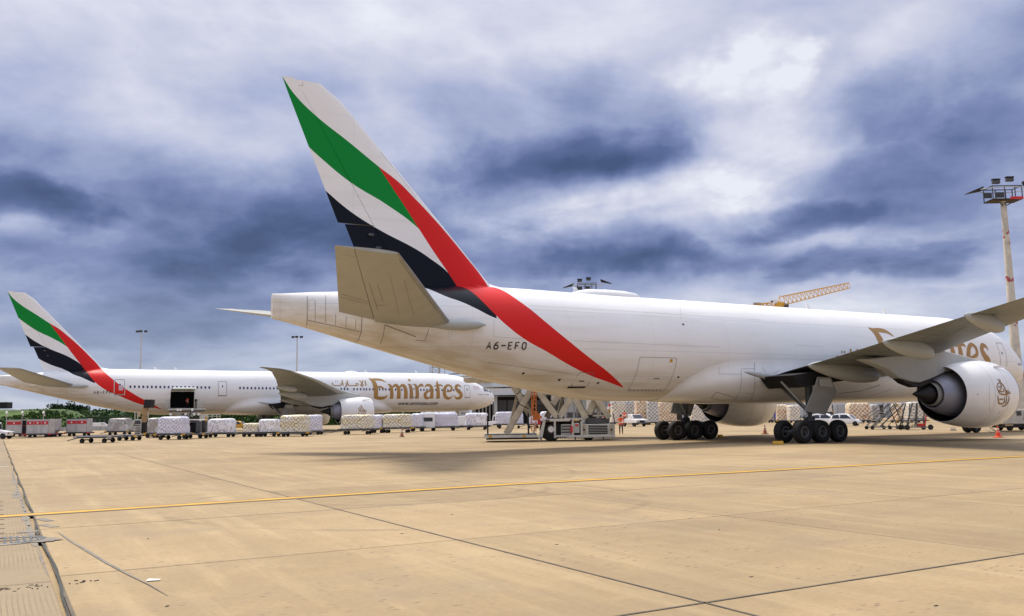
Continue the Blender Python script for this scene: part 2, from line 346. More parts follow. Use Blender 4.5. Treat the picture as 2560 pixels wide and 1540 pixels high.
# wrapped cargo: plastic sheet under a net
def wrap_mat(name, col, dark, scale, sharp, seed=0, tint=None, folds=1.0):
    m = bpy.data.materials.new(name); m.use_nodes = True; t = m.node_tree; b = t.nodes['Principled BSDF']; n = t.nodes; l = t.links
    b.inputs['Roughness'].default_value = .38
    g = n.new('ShaderNodeTexCoord'); mp = n.new('ShaderNodeMapping'); mp.inputs['Location'].default_value = (seed, seed*2.3, seed*.7); l.new(g.outputs['Object'], mp.inputs[0])
    w = n.new('ShaderNodeTexNoise'); w.inputs['Scale'].default_value = .9; w.inputs['Detail'].default_value = 3; l.new(mp.outputs[0], w.inputs[0])
    ad = n.new('ShaderNodeVectorMath'); ad.operation = 'MULTIPLY_ADD'; l.new(w.outputs['Color'], ad.inputs[0]); ad.inputs[1].default_value = (folds,)*3; l.new(mp.outputs[0], ad.inputs[2])
    v = n.new('ShaderNodeTexVoronoi'); v.feature = 'DISTANCE_TO_EDGE'; v.inputs['Scale'].default_value = scale; l.new(ad.outputs[0], v.inputs[0])
    r = n.new('ShaderNodeMapRange'); r.inputs[1].default_value = sharp; r.inputs[2].default_value = sharp*.3; l.new(v.outputs['Distance'], r.inputs[0])
    q = n.new('ShaderNodeTexNoise'); q.inputs['Scale'].default_value = 1.3; q.inputs['Detail'].default_value = 5; l.new(mp.outputs[0], q.inputs[0])
    qr = n.new('ShaderNodeMapRange'); qr.inputs[1].default_value = .4; qr.inputs[2].default_value = .62; l.new(q.outputs[0], qr.inputs[0])
    x = n.new('ShaderNodeMix'); x.data_type = 'RGBA'; x.inputs[6].default_value = (*col, 1); x.inputs[7].default_value = (*(tint or [c*.72 for c in col]), 1); l.new(qr.outputs[0], x.inputs[0])
    y = n.new('ShaderNodeMix'); y.data_type = 'RGBA'; l.new(r.outputs[0], y.inputs[0]); l.new(x.outputs[2], y.inputs[6]); y.inputs[7].default_value = (*dark, 1)
    l.new(y.outputs[2], b.inputs['Base Color'])
    bp = n.new('ShaderNodeBump'); bp.inputs['Strength'].default_value = .8; bp.inputs['Distance'].default_value = .06; l.new(q.outputs[0], bp.inputs['Height']); l.new(bp.outputs[0], b.inputs['Normal'])
    return m
def net_mat(name, boxes, line, period, width, seed=0, warp=.25, bump=.05):
    m = bpy.data.materials.new(name); m.use_nodes = True; t = m.node_tree; b = t.nodes['Principled BSDF']; n = t.nodes; l = t.links
    b.inputs['Roughness'].default_value = .5
    g = n.new('ShaderNodeTexCoord'); w = n.new('ShaderNodeTexNoise'); w.inputs['Scale'].default_value = .8; w.inputs['Detail'].default_value = 3; l.new(g.outputs['Object'], w.inputs[0])
    ad = n.new('ShaderNodeVectorMath'); ad.operation = 'MULTIPLY_ADD'; l.new(w.outputs['Color'], ad.inputs[0]); ad.inputs[1].default_value = (warp*2,)*3; l.new(g.outputs['Object'], ad.inputs[2])
    s_ = n.new('ShaderNodeSeparateXYZ'); l.new(ad.outputs[0], s_.inputs[0])
    def Q(op, a, c=None):
        q = n.new('ShaderNodeMath'); q.operation = op
        for i_, x in enumerate((a, c)):
            if x is None: continue
            if hasattr(x, 'node'): l.new(x, q.inputs[i_])
            else: q.inputs[i_].default_value = x
        return q.outputs[0]
    h = Q('ADD', s_.outputs[0], s_.outputs[1]); z = s_.outputs[2]
    def ln_(v): return Q('LESS_THAN', Q('ABSOLUTE', Q('SUBTRACT', Q('FRACT', Q('DIVIDE', v, period)), .5)), width)
    net = Q('MAXIMUM', ln_(Q('ADD', h, z)), ln_(Q('SUBTRACT', h, z)))
    cb_ = n.new('ShaderNodeCombineXYZ'); l.new(Q('ADD', h, seed), cb_.inputs[0]); l.new(z, cb_.inputs[1])
    br_ = n.new('ShaderNodeTexBrick'); l.new(cb_.outputs[0], br_.inputs[0]); br_.inputs['Scale'].default_value = 1; br_.inputs['Brick Width'].default_value = .7; br_.inputs['Row Height'].default_value = .45; br_.inputs['Mortar Size'].default_value = .02
    br_.inputs['Color1'].default_value = (*boxes[0], 1); br_.inputs['Color2'].default_value = (*boxes[1], 1); br_.inputs['Mortar'].default_value = (*boxes[2], 1)
    x = n.new('ShaderNodeMix'); x.data_type = 'RGBA'; l.new(net, x.inputs[0]); l.new(br_.outputs[0], x.inputs[6]); x.inputs[7].default_value = (*line, 1); l.new(x.outputs[2], b.inputs['Base Color'])
    bp = n.new('ShaderNodeBump'); bp.inputs['Strength'].default_value = .9; bp.inputs['Distance'].default_value = bump; l.new(w.outputs[0], bp.inputs['Height']); l.new(bp.outputs[0], b.inputs['Normal'])
    return m
WR = [wrap_mat('white_wrap_black_straps', (.86, .85, .87), (.05, .05, .07), 1.5, .035, 1.0, (.70, .69, .76), 2.4),
      net_mat('white_wrap_yellow_net', ((.86, .83, .74), (.80, .70, .42), (.45, .40, .30)), (.22, .18, .12), .42, .07, 1.3, .45),
      net_mat('lilac_wrap_dark_net', ((.84, .83, .90), (.74, .73, .84), (.5, .5, .6)), (.20, .19, .26), .38, .06, 3.1, .40),
      wrap_mat('clear_wrap_dull_boxes', (.56, .55, .52), (.2, .19, .18), 1.4, .05, 2.7, (.36, .33, .30), .8)]
NETS = [net_mat('tan_net_over_boxes', ((.48, .24, .07), (.62, .44, .22), (.3, .2, .12)), (.88, .84, .76), .62, .10, .3, .2),
        net_mat('pale_net_over_boxes', ((.62, .52, .36), (.42, .33, .24), (.3, .26, .2)), (.88, .86, .80), .58, .11, 2.2, .25),
        net_mat('grey_net_over_boxes', ((.30, .29, .27), (.44, .38, .30), (.2, .2, .2)), (.80, .80, .78), .60, .10, 4.4, .25)]

# livery: flag bands on white, laid out in the aircraft's own length and height
S_TOP = [(42.78,3.34),(44.14,4.07),(45.72,4.91),(47.07,5.74),(48.24,6.57),(49.23,7.44),(49.87,8.08),(50.2,8.56),(50.92,9.56),(51.71,10.4),(52.71,11.44),(53.79,12.47),(54.69,13.25),(55.65,14.05),(56.78,14.75),(58.42,15.86),(60.12,16.99),(61.2,17.94),(61.83,18.78)]
G_BOT = [(54.4,11.5),(54.59,11.68),(56.35,12.77),(58.2,13.7),(59.8,14.83),(60.49,15.4),(62,16.8)]
R_BOT = [(42.78,3.30),(43.88,3.57),(45.46,3.99),(46.96,4.54),(48.33,5.15),(49.59,5.71),(50.6,6.36),(51.25,6.95),(51.85,7.75),(52.33,8.62),(52.88,9.4),(53.64,10.39),(54.55,11.65),(55.28,12.7),(56.01,13.69),(56.78,14.75),(58.3,17.0),(60,19.6)]
K_TOP = [(50,6.0),(52.88,9.4),(54.02,10.16),(54.65,10.51),(56.76,11.43),(58.29,12.27),(59.59,13.25),(61,14.4)]
K_BOT = [(51.0,6.7),(51.71,6.98),(52.2,7.24),(52.99,7.63),(53.76,7.95),(54.73,8.62),(56.44,9.30),(57.67,9.95),(58.48,10.57),(59.2,11.2)]
def livery(name, T, side=True):
    m = bpy.data.materials.new(name); m.use_nodes = True; t = m.node_tree; b = t.nodes['Principled BSDF']; n = t.nodes; l = t.links
    b.inputs['Roughness'].default_value = .36; b.inputs['Specular IOR Level'].default_value = .18; b.inputs['Coat Weight'].default_value = .0; b.inputs['Coat Roughness'].default_value = .12
    g = n.new('ShaderNodeTexCoord'); s = n.new('ShaderNodeSeparateXYZ'); l.new(g.outputs['Object'], s.inputs[0])
    def M_(op, a, bb=None):
        q = n.new('ShaderNodeMath'); q.operation = op
        for i, x in enumerate((a, bb)):
            if x is None: continue
            if hasattr(x, 'node'): l.new(x, q.inputs[i])
            else: q.inputs[i].default_value = x
        return q.outputs[0]
    xa = M_('MULTIPLY_ADD', s.outputs[0], -1.0); xa.node.inputs[2].default_value = 30-T          # metres aft of the nose, tail offset removed
    za = s.outputs[2]; xn = M_('DIVIDE', M_('SUBTRACT', xa, 42.0), 20.0)
    def curve(tab):
        q = n.new('ShaderNodeFloatCurve'); c = q.mapping.curves[0]
        pts = [((x-42)/20, z/20) for x, z in tab]; pts = [p for p in pts if 0 <= p[0] <= 1 and p[1] <= 1.0]
        c.points[0].location = pts[0]; c.points[1].location = pts[-1]
        for p in pts[1:-1]: c.points.new(*p)
        for p in c.points: p.handle_type = 'AUTO_CLAMPED'
        q.mapping.extend = 'HORIZONTAL'; q.mapping.update(); l.new(xn, q.inputs['Value']); return M_('MULTIPLY', q.outputs[0], 20.0)
    def less(a, bb): return M_('LESS_THAN', a, bb)
    def AND(*a):
        r = a[0]
        for x in a[1:]: r = M_('MULTIPLY', r, x)
        return r
    st, gb, rb, kt, kb = (curve(c) for c in (S_TOP, G_BOT, R_BOT, K_TOP, K_BOT))
    inr = AND(less(42.8, xa), less(xa, 62.2))
    aboveR = less(rb, za); aboveR = AND(aboveR, less(xa, 56.9))
    red = AND(inr, less(za, st), aboveR)
    green = AND(inr, less(za, st), less(gb, za), M_('SUBTRACT', 1.0, aboveR), less(54.4, xa))
    blk = AND(inr, less(za, kt), less(kb, za), less(za, rb), less(51.25, xa), less(xa, 60.5))
    no = n.new('ShaderNodeTexNoise'); no.inputs['Scale'].default_value = .5; no.inputs['Detail'].default_value = 6; l.new(g.outputs['Object'], no.inputs[0])
    mp = n.new('ShaderNodeMapping'); mp.inputs['Scale'].default_value = (.2, 2, 2); l.new(g.outputs['Object'], mp.inputs[0])
    no2 = n.new('ShaderNodeTexNoise'); no2.inputs['Scale'].default_value = 1.2; no2.inputs['Detail'].default_value = 5; l.new(mp.outputs[0], no2.inputs[0])
    def mixc(f, A, B):
        q = n.new('ShaderNodeMix'); q.data_type = 'RGBA'; l.new(f, q.inputs[0])
        for i, x in ((6, A), (7, B)):
            if hasattr(x, 'node'): l.new(x, q.inputs[i])
            else: q.inputs[i].default_value = (*x, 1)
        return q.outputs[2]
    def mr(x, a, bb, c, d):
        q = n.new('ShaderNodeMapRange'); l.new(x, q.inputs[0]); q.inputs[1].default_value = a; q.inputs[2].default_value = bb; q.inputs[3].default_value = c; q.inputs[4].default_value = d; return q.outputs[0]
    white = mixc(mr(no.outputs[0], .3, .7, 0, .7), (.88, .88, .88), (.83, .83, .835)); white = mixc(mr(no2.outputs[0], .52, .75, 0, .5), white, (.74, .73, .71))
    # brownish dirt streaks plus tan ground bounce, both painted in towards the keel
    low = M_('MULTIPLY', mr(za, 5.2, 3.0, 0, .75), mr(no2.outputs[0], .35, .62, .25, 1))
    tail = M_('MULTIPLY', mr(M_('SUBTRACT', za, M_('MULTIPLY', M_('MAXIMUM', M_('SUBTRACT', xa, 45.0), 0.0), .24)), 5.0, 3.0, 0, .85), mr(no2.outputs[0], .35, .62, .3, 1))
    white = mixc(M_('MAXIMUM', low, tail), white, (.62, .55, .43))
    # faint lap joints and frames
    def lines(v, period, off, w):
        q = M_('FRACT', M_('DIVIDE', M_('SUBTRACT', v, off), period)); return less(q, w/period)
    ln = M_('MAXIMUM', M_('MULTIPLY', lines(xa, 5.6, 2.1, .03), .18), M_('MULTIPLY', M_('MAXIMUM', lines(za, 40, 7.36, .03), M_('MAXIMUM', lines(za, 40, 5.32, .03), lines(za, 40, 3.9, .03))), .3))
    if side: white = mixc(ln, white, (.3, .3, .3))
    c = mixc(red, white, (.70, .020, .018)); c = mixc(green, c, (.002, .24, .035)); c = mixc(blk, c, (.004, .006, .014))
    l.new(c, b.inputs['Base Color']); return m

# ------------------------------------------------------------------ apron: slabs, joints, markings
def acf(X, Y, z=0):                                      # point in the near aircraft's frame to world
    return Vector((16.281-(X-30)*math.cos(TH)+Y*math.sin(TH), 58.5134-(X-30)*math.sin(TH)-Y*math.cos(TH), z))
def inview(p, m=3.0): return p.y > 3 and abs(p.x) < p.y*.60+m
g = MB(); g.add([(-2500, -300, -.05), (2500, -300, -.05), (2500, 4000, -.05), (-2500, 4000, -.05)], [(0, 1, 2, 3)])
apron = g.build('apron_ground', M['slab'], kind='structure')
SX, SY = 5.35, 5.43
def slab_mesh(name, sx, sy, m):
    b = MB().box((0, 0, -.1), (sx-.035, sy-.035, .2)); me = b.build(name, m, bevel=.006).data; o = bpy.data.objects[-1] if 0 else None
    return me
tmp = MB().box((0, 0, -.1), (SX-.014, SY-.014, .2)).build('concrete_slab', M['slab'], apron, bevel=.008); slab_me = tmp.data
slab_list = []; far_slabs = []
for i in range(-30, 32):
    for j in range(-22, 6):
        X = 72.6-SX*(i+.5); Y = 30.25+SY*(j+.5); p = acf(X, Y)
        if i < 0: continue
        if inview(p, 5) and p.y < 130: slab_list.append((p.length, i, j, X, Y, p))
slab_list.sort(key=lambda q: q[0])
for k, (d_, i, j, X, Y, p) in enumerate(slab_list[:280]):
    o = tmp if k == 0 else tmp.copy()
    if k: C.objects.link(o)
    o.location = (p.x, p.y, -.002+random.uniform(-.0016, .0016)); o.rotation_euler = (random.uniform(-.0002, .0002), random.uniform(-.0002, .0002), TH)
rest = MB()
for (d_, i, j, X, Y, p) in slab_list[280:]: rest.box((p.x, p.y, -.1), (SX-.014, SY-.014, .2), rz=TH)
for i in range(0, 80):                                   # slabs farther off read as one field
    for j in range(-60, 6):
        X = 72.6-SX*(i+.5); Y = 30.25+SY*(j+.5); p = acf(X, Y)
        if (i > 31 or j < -22 or p.y >= 130) and p.y > 60 and p.y < 260 and inview(p, 12): rest.box((p.x, p.y, -.1), (SX-.014, SY-.014, .2), rz=TH)
rest.build('distant_slabs', M['slab'], apron, kind='stuff')
g2 = None
for j in range(-24, 7):                                  # the strip of grooved concrete left of the long crack
    Y = 30.6+SY*(j+.5)
    for q in range(0, 1 if j > 0 else 5):
        X = 72.68+3.2+q*6.4; p = acf(X, Y)
        if not inview(p, 6): continue
        if g2 is None: g2 = MB().box((0, 0, -.1), (6.4-.03, SY-.03, .2)).build('grooved_slab', M['groove'], apron, bevel=.008); o = g2
        else: o = g2.copy(); C.objects.link(o)
        o.location = (p.x, p.y, -.002+random.uniform(-.0015, .0015)); o.rotation_euler.z = TH
jm = MB()
def strip(mb, pts, w, z):                                # flat strip through world points
    pts = [Vector((p[0], p[1], 0)) for p in pts]; vs = []; ws = w if isinstance(w, list) else [w]*len(pts)
    for i, p in enumerate(pts):
        d = (pts[min(i+1, len(pts)-1)]-pts[max(i-1, 0)]).normalized(); n = Vector((-d.y, d.x, 0))*ws[i]/2
        vs += [(p+n)+Vector((0, 0, z)), (p-n)+Vector((0, 0, z))]
    return mb.add(vs, [(2*i, 2*i+1, 2*i+3, 2*i+2) for i in range(len(pts)-1)])
for i in range(0, 32):
    X = 72.6-SX*i; strip(jm, [acf(X, -120), acf(X, 60)], .045, -.009)
    if i in (1, 2, 3): strip(jm, [acf(X, 18 if i > 1 else -14), acf(X, 60)], .034 if i == 1 else .014, .0035)
for j in range(-22, 7):
    Y = 30.25+SY*j; strip(jm, [acf(-110, Y), acf(72.6, Y)], .045, -.009)
    if j in (0, 1, -1): strip(jm, [acf(40, Y), acf(72.6, Y)], .036 if j == 1 else .013, .0035)
jm.build('joint_sealant', M['sealant'], apron, kind='stuff')
rnd = random.Random(3)
edge = []
Y = -60
while Y < 46: edge.append(acf(72.63+.03*math.sin(Y*.8)+rnd.uniform(-.008, .008), Y)); Y += .55
strip(MB(), edge, [.028+.008*math.sin(k*.7) for k in range(len(edge))], .003).build('edge_crack_filler', M['crack'], apron)
sm = MB(); Y = 4
while Y < 30:                                            # dull grey filler smeared beside the crack
    w = (.08+.22*max(0, math.sin(Y*.9+math.sin(Y*2.3)))*rnd.random())*(1.5 if 24.5 < Y < 26.5 else (.2 if Y > 26.5 else 1)); pts = [acf(72.70+w*rnd.uniform(.3, .6), Y+k*.3) for k in range(5)]
    strip(sm, pts, [w*.2, w*rnd.uniform(.6, 1), w*rnd.uniform(.6, 1), w*.8, w*.2], .0035); Y += 1.0
sm.build('filler_smear', M['tar'], apron, kind='stuff')
tar = [(145,1330),(175,1352),(212,1374),(262,1405),(322,1437),(372,1462),(420,1490)]
strip(MB(), [at(*p) for p in tar], [.02, .04, .05, .045, .035, .02, .008], .006).build('curved_filler_strip', M['tar'], apron)
strip(MB(), [at(100, 1297), at(125, 1303)], .16, .006).build('filler_patch', M['tar'], apron)
strip(MB(), [at(105, 1312), at(140, 1318)], .16, .006).build('filler_patch', M['tar'], apron)
for (u, v, s_) in [(110, 1350, .3), (95, 1352, .35), (70, 1330, .2)]:
    c0 = at(u, v); q = MB(); q.add([(c0.x+math.cos(a)*s_*(.6+.5*rnd.random()), c0.y+math.sin(a)*s_*(.5+.4*rnd.random()), .0065+.0012*(u % 7)) for a in [k*PI/7 for k in range(14)]], [tuple(range(14))]); q.build('filler_patch', M['tar'], apron)
# paint
yl = [acf(90, 22.3), acf(73.2, 21.95), acf(67.6, 21.66), acf(61.2, 21.40), acf(52.6, 21.85), acf(39.1, 22.3), acf(20, 23.0), acf(0, 23.6)]
yy = []
for i in range(len(yl)-1):
    for k in range(12): yy.append(yl[i].lerp(yl[i+1], k/12))
strip(MB(), yy, .62, .004).build('guide_line_edging', M['pblk'], apron)
strip(MB(), yy, .36, .008).build('yellow_guide_line', M['ptan'], apron)
pw = MB(); a, b_, c_, d_ = at(364, 1454), at(396, 1452), at(403, 1449), at(372, 1448)
pw.add([(p.x, p.y, .008) for p in (a, b_, c_, d_)], [(0, 1, 2, 3)]).build('white_paint_mark', M['pwhite'], apron)
strip(MB(), [at(0, 1167), at(24, 1166)], .18, .008).build('white_paint_mark', M['pwhite'], apron)
lw = MB(); strip(lw, [acf(29, 6.5), acf(22, 9.5), acf(14, 11.4)], .22, .008)
lw.build('white_stand_line', M['pwhite'], apron)
strip(MB(), [acf(36, 3.6), acf(52, -2.0)], .16, .008).build('white_stand_line', M['pwhite'], apron)
# dashes in black near the left edge of the crack
dk = MB()
for (u, v) in [(3, 1255), (3, 1265), (3, 1275), (4, 1287), (4, 1299), (4, 1311), (5, 1322), (5, 1333)]:
    p = at(u, v); dk.box((p.x-.04, p.y, .003), (.14, .07, .006), rz=.1)
dk.build('black_dash_marks', M['pblk'], apron, kind='stuff')
# round drain grate at the crack
c0 = at(28, 1352); dr = empty('drain_grate', (c0.x, c0.y, 0), TH, label='round cast drain grate set in a smeared patch beside the long crack', cat='drain')
MB().lathe([(.004, .44), (.004, .54)], n=24).build('surround', M['tar'], dr)
MB().lathe([(.006, .40), (.016, .42), (.016, .48), (.006, .50)], n=24).build('rim', M['dgrey'], dr)
for k in range(-4, 5):
    w = math.sqrt(max(.41**2-(k*.09)**2, 0)); MB().box((k*.09, 0, .012), (.03, 2*w, .012)).build('bar', M['dgrey'], dr)
MB().box((0, 0, .008), (.8, .03, .006)).build('bar', M['dgrey'], dr)
# small surface pits, a square of drill marks
pm = MB()
for (u, v) in [(25, 1474), (94, 1466), (205, 1455)]:
    p = at(u, v)
    for k in range(9): pm.box((p.x+rnd.uniform(-.16, .16), p.y+rnd.uniform(-.14, .14), .002), (rnd.uniform(.02, .07), .012, .006), rz=rnd.uniform(0, 3))
for (u, v) in [(1392, 1361), (370, 1347), (1005, 1334), (418, 1515), (1878, 1442), (2340, 1514), (1130, 1286), (1798, 1324)]:
    p = at(u, v); pm.box((p.x, p.y, .001), (.05, .02, .003), rz=rnd.uniform(0, 3))
pm.build('surface_pits', M['void'], apron, kind='stuff')

# ------------------------------------------------------------------ aircraft
PROF = [(0,4.88,4.84,.02),(.15,5.22,4.42,.42),(.5,5.60,3.92,.92),(1.0,5.98,3.56,1.30),(2.0,6.48,3.16,1.86),(3.4,7.16,2.90,2.38),(5.0,7.86,2.72,2.76),(7.2,8.42,2.60,3.00),(9.5,8.70,2.58,3.09),(11.5,8.78,2.58,3.10),(14,8.78,2.58,3.10),
        (42,8.79,2.58,3.10),(44,8.80,2.66,3.09),(45.74,8.81,2.88,3.06),(48.74,8.83,3.40,2.95),(51,8.80,3.86,2.74),(52.76,8.72,4.29,2.52),(54.77,8.55,4.78,2.12),(56.7,8.34,5.26,1.68),(57.9,8.20,5.56,1.36),(58.9,8.09,5.82,1.08),(60.4,7.98,6.20,.62),(61.6,7.85,6.50,.28),(62.12,7.82,6.60,.18)]
def aircraft(kind, name, origin, th, label, T, W):
    """T moves the tail aft, W moves the wing aft, both against the shorter freighter."""
    root = empty(name, (origin[0], origin[1], 0), th, label=label, cat='aeroplane', group='wide body jets on the apron')
    nm_ = (lambda x: 1.9+x*10.1/12) if kind == 'short' else (lambda x: x)      # the nearer nose reads a little shorter
    pf = [(nm_(r[0]), *r[1:]) if r[0] < 12 else (r[0]+(W if r[0] < 20 else T), *r[1:]) for r in PROF]
    def P(X, Y, Z): return Vector((30-X, -Y, Z))
    def sec(X): return interp(X, pf, 1), interp(X, pf, 2), interp(X, pf, 3)
    def side(X, z, off=.012, s=1):
        t, b, w = sec(X); zm, hh = (t+b)/2, (t-b)/2; k = max(-1, min(1, (z-zm)/hh)); y = w*math.sqrt(max(1-k*k, 0))
        nz = k/hh; ny = (y/w)/w; q = math.hypot(ny, nz) or 1
        return P(X, s*(y+off*ny/q), z+off*nz/q)
    liv = livery('livery_'+kind, T)
    # fuselage
    xs = []; x = pf[0][0]
    while x < 14: xs.append(x); x += .12 if x < pf[0][0]+1.2 else (.3 if x < 6 else .6)
    xe = pf[-1][0]
    while x < xe: xs.append(x); x += .8
    xs.append(xe)
    hole = (49.04, 52.14) if kind == 'long' else None
    if hole: xs = sorted([q for q in xs if all(abs(q-h_) > .15 for h_ in hole)]+list(hole))
    n = 64; fb = MB(); rings = []
    for X in xs:
        t, b, w = sec(X); rings.append([P(X, w*math.cos(2*PI*k/n), (t+b)/2+(t-b)/2*math.sin(2*PI*k/n)) for k in range(n)])
    vs = [v for r in rings for v in r]; fs = []
    for i in range(len(rings)-1):
        for k in range(n):
            if hole and hole[0]-.01 <= xs[i] < hole[1]-.01 and 56 <= k <= 63: continue
            a = i*n+k; b = i*n+(k+1) % n; fs.append((a, b, b+n, a+n))
    fs += [tuple(range(n)), tuple((len(rings)-1)*n+k for k in range(n))[::-1]]
    fus = fb.add(vs, fs).build('fuselage', liv, root, smooth=40)
    def rect(x0, x1, z0, z1, off, r=.12, s=1):            # closed outline of a rounded rectangle wrapped on the skin
        pts = []
        for cx, cz, a0 in ((x1-r, z1-r, 0), (x0+r, z1-r, 1), (x0+r, z0+r, 2), (x1-r, z0+r, 3)):
            for k in range(4): a = a0*PI/2+k*PI/6; pts.append((cx+r*math.cos(a), cz+r*math.sin(a)))
        full = []
        for i in range(len(pts)):
            (a, c), (b, d) = pts[i], pts[(i+1) % len(pts)]; m_ = max(1, int(math.hypot(a-b, c-d)/.25))
            full += [(a+(b-a)*k/m_, c+(d-c)*k/m_) for k in range(m_)]
        return full
    def outline(nm, x0, x1, z0, z1, wd=.04, m='line', parent=None, off=.014, skew=0):
        o_ = rect(x0, x1, z0, z1, off); mb = MB(); cx, cz = (x0+x1)/2, (z0+z1)/2; vs = []
        for (a, c) in o_:
            k = max(abs(a-cx), .01); fa = 1-wd/max((x1-x0)/2, .01); fc = 1-wd/max((z1-z0)/2, .01)
            sk = skew*(c-z0)
            vs += [side(a+sk, c, off), side(cx+(a-cx)*fa+sk, cz+(c-cz)*fc, off)]
        q = len(o_); mb.add(vs, [(2*i, 2*i+1, (2*i+3) % (2*q), (2*i+2) % (2*q)) for i in range(q)])
        return mb.build(nm, M[m], parent or fus)
    def patch(nm, x0, x1, z0, z1, m, parent, off=.01, nx=4, nz=6, s=1, round_=0):
        vs = []; fs = []
        for j in range(nz+1):
            for i in range(nx+1):
                a = x0+(x1-x0)*i/nx; c = z0+(z1-z0)*j/nz; vs.append(side(a, c, off, s))
        for j in range(nz):
            for i in range(nx): a = j*(nx+1)+i; fs.append((a, a+1, a+nx+2, a+nx+1))
        return MB().add(vs, fs).build(nm, M[m], parent, smooth=40)
    def oval(nm, X, z, rx, rz_, m, parent, off=.016):
        return MB().add([side(X+rx*math.copysign(abs(math.cos(a))**.7, math.cos(a)), z+rz_*math.copysign(abs(math.sin(a))**.7, math.sin(a)), off) for a in [2*PI*k/12 for k in range(12)]], [tuple(range(12))]).build(nm, M[m], parent)
    # --- lettering drawn with swelling strokes
    def ribbon(mb, pts, proj, sub=6, cw=3):
        P_ = [Vector((a, b, w)) for a, b, w in pts]; Q = []
        for i in range(len(P_)-1):
            p0, p1, p2, p3 = P_[max(i-1, 0)], P_[i], P_[i+1], P_[min(i+2, len(P_)-1)]
            for k in range(sub):
                t_ = k/sub; Q.append(.5*((2*p1)+(p2-p0)*t_+(2*p0-5*p1+4*p2-p3)*t_*t_+(3*p1-p0-3*p2+p3)*t_**3))
        Q.append(P_[-1]); vs = []
        for i, q in enumerate(Q):
            d = Q[min(i+1, len(Q)-1)]-Q[max(i-1, 0)]; l_ = math.hypot(d.x, d.y) or 1; nx_, ny_ = -d.y/l_, d.x/l_
            for k in range(cw+1): f_ = (k/cw-.5)*max(q.z, .01); vs.append(proj(q.x+nx_*f_, q.y+ny_*f_))
        mb.add(vs, [(i*(cw+1)+k, i*(cw+1)+k+1, (i+1)*(cw+1)+k+1, (i+1)*(cw+1)+k) for i in range(len(Q)-1) for k in range(cw)])
    GL = {
     'E': ([[(-.16,1.52,.05),(.10,1.34,.28),(.22,.95,.34),(.25,.35,.32),(.26,.06,.30)], [(-.05,1.44,.10),(.40,1.45,.17),(.80,1.40,.14),(1.10,1.22,.02)], [(.28,.84,.10),(.60,.88,.16),(.95,.70,.03)], [(.20,.10,.20),(.60,.05,.24),(.95,.10,.18),(1.14,.30,.02)]], 1.30),
     'm': ([[(-.12,1.10,.04),(.08,.95,.22),(.15,.5,.27),(.15,0,.27)], [(.20,.80,.06),(.36,.98,.18),(.56,.98,.26),(.68,.70,.29),(.70,0,.29)], [(.76,.80,.06),(.92,.98,.18),(1.10,.98,.26),(1.22,.70,.29),(1.26,0,.29)]], 1.55),
     'i': ([[(-.12,1.12,.04),(.06,.95,.24),(.12,.5,.28),(.14,0,.28)], [(-.02,1.42,.02),(.08,1.42,.20),(.20,1.40,.02)]], .46),
     'r': ([[(-.12,1.12,.04),(.06,.95,.24),(.12,.5,.28),(.14,0,.28)], [(.18,.78,.06),(.34,.98,.16),(.52,1.04,.22),(.66,.92,.05)]], .66),
     'a': ([[(.06,.82,.02),(.22,1.00,.14),(.48,1.02,.22),(.62,.80,.26),(.64,0,.27)], [(.60,.58,.06),(.32,.56,.15),(.10,.36,.24),(.16,.10,.22),(.38,.04,.14),(.60,.24,.04)]], .94),
     't': ([[(.22,1.40,.02),(.20,1.10,.20),(.20,.5,.28),(.22,.12,.28),(.24,0,.28)], [(-.12,.92,.03),(.18,1.02,.13),(.52,1.02,.12),(.60,.92,.03)]], .64),
     'e': ([[(.16,.52,.05),(.44,.56,.13),(.66,.66,.17),(.66,.92,.16),(.42,1.04,.16),(.16,.86,.22),(.06,.50,.27),(.16,.16,.25),(.42,.02,.20),(.66,.10,.10),(.78,.28,.02)]], .94),
     's': ([[(.58,.84,.03),(.46,1.00,.14),(.24,1.02,.20),(.12,.82,.25),(.28,.58,.27),(.50,.40,.28),(.52,.14,.26),(.30,.02,.20),(.08,.08,.12),(-.06,.26,.02)]], .66)}
    def word(nm, text, x0, x1, z0, zx, parent):
        tot = sum(GL[c][1] for c in text); sx = (x0-x1)/(tot-.15); u = 0; lo = []
        for c in text:
            mb = MB()
            for st in GL[c][0]: ribbon(mb, st, lambda a, b, u=u: side(x0-(u+a)*sx, z0+b*(zx-z0), .018))
            lo.append(mb.build(nm, M['gold'], parent)); u += GL[c][1]
        return lo
    def typed(nm, text, x0, x1, z0, hgt, parent, m='ink', shear=0, off=.018, bold=.0):
        cu = bpy.data.curves.new('t', 'FONT'); cu.body = text; cu.size = 1; cu.shear = shear; cu.offset = bold; cu.resolution_u = 3
        ob = bpy.data.objects.new('t', cu); C.objects.link(ob); dg = bpy.context.evaluated_depsgraph_get(); me = ob.evaluated_get(dg).to_mesh()
        vs = [v.co.copy() for v in me.vertices]; fs = [tuple(p.vertices) for p in me.polygons]
        ob.evaluated_get(dg).to_mesh_clear(); bpy.data.objects.remove(ob); bpy.data.curves.remove(cu)
        a0 = min(v.x for v in vs); a1 = max(v.x for v in vs); b0 = min(v.y for v in vs); b1 = max(v.y for v in vs); kx = (x0-x1)/(a1-a0); kz = hgt/(b1-b0)
        return MB().add([side(x0-(v.x-a0)*kx, z0+(v.y-b0)*kz, off) for v in vs], fs).build(nm, M[m], parent)
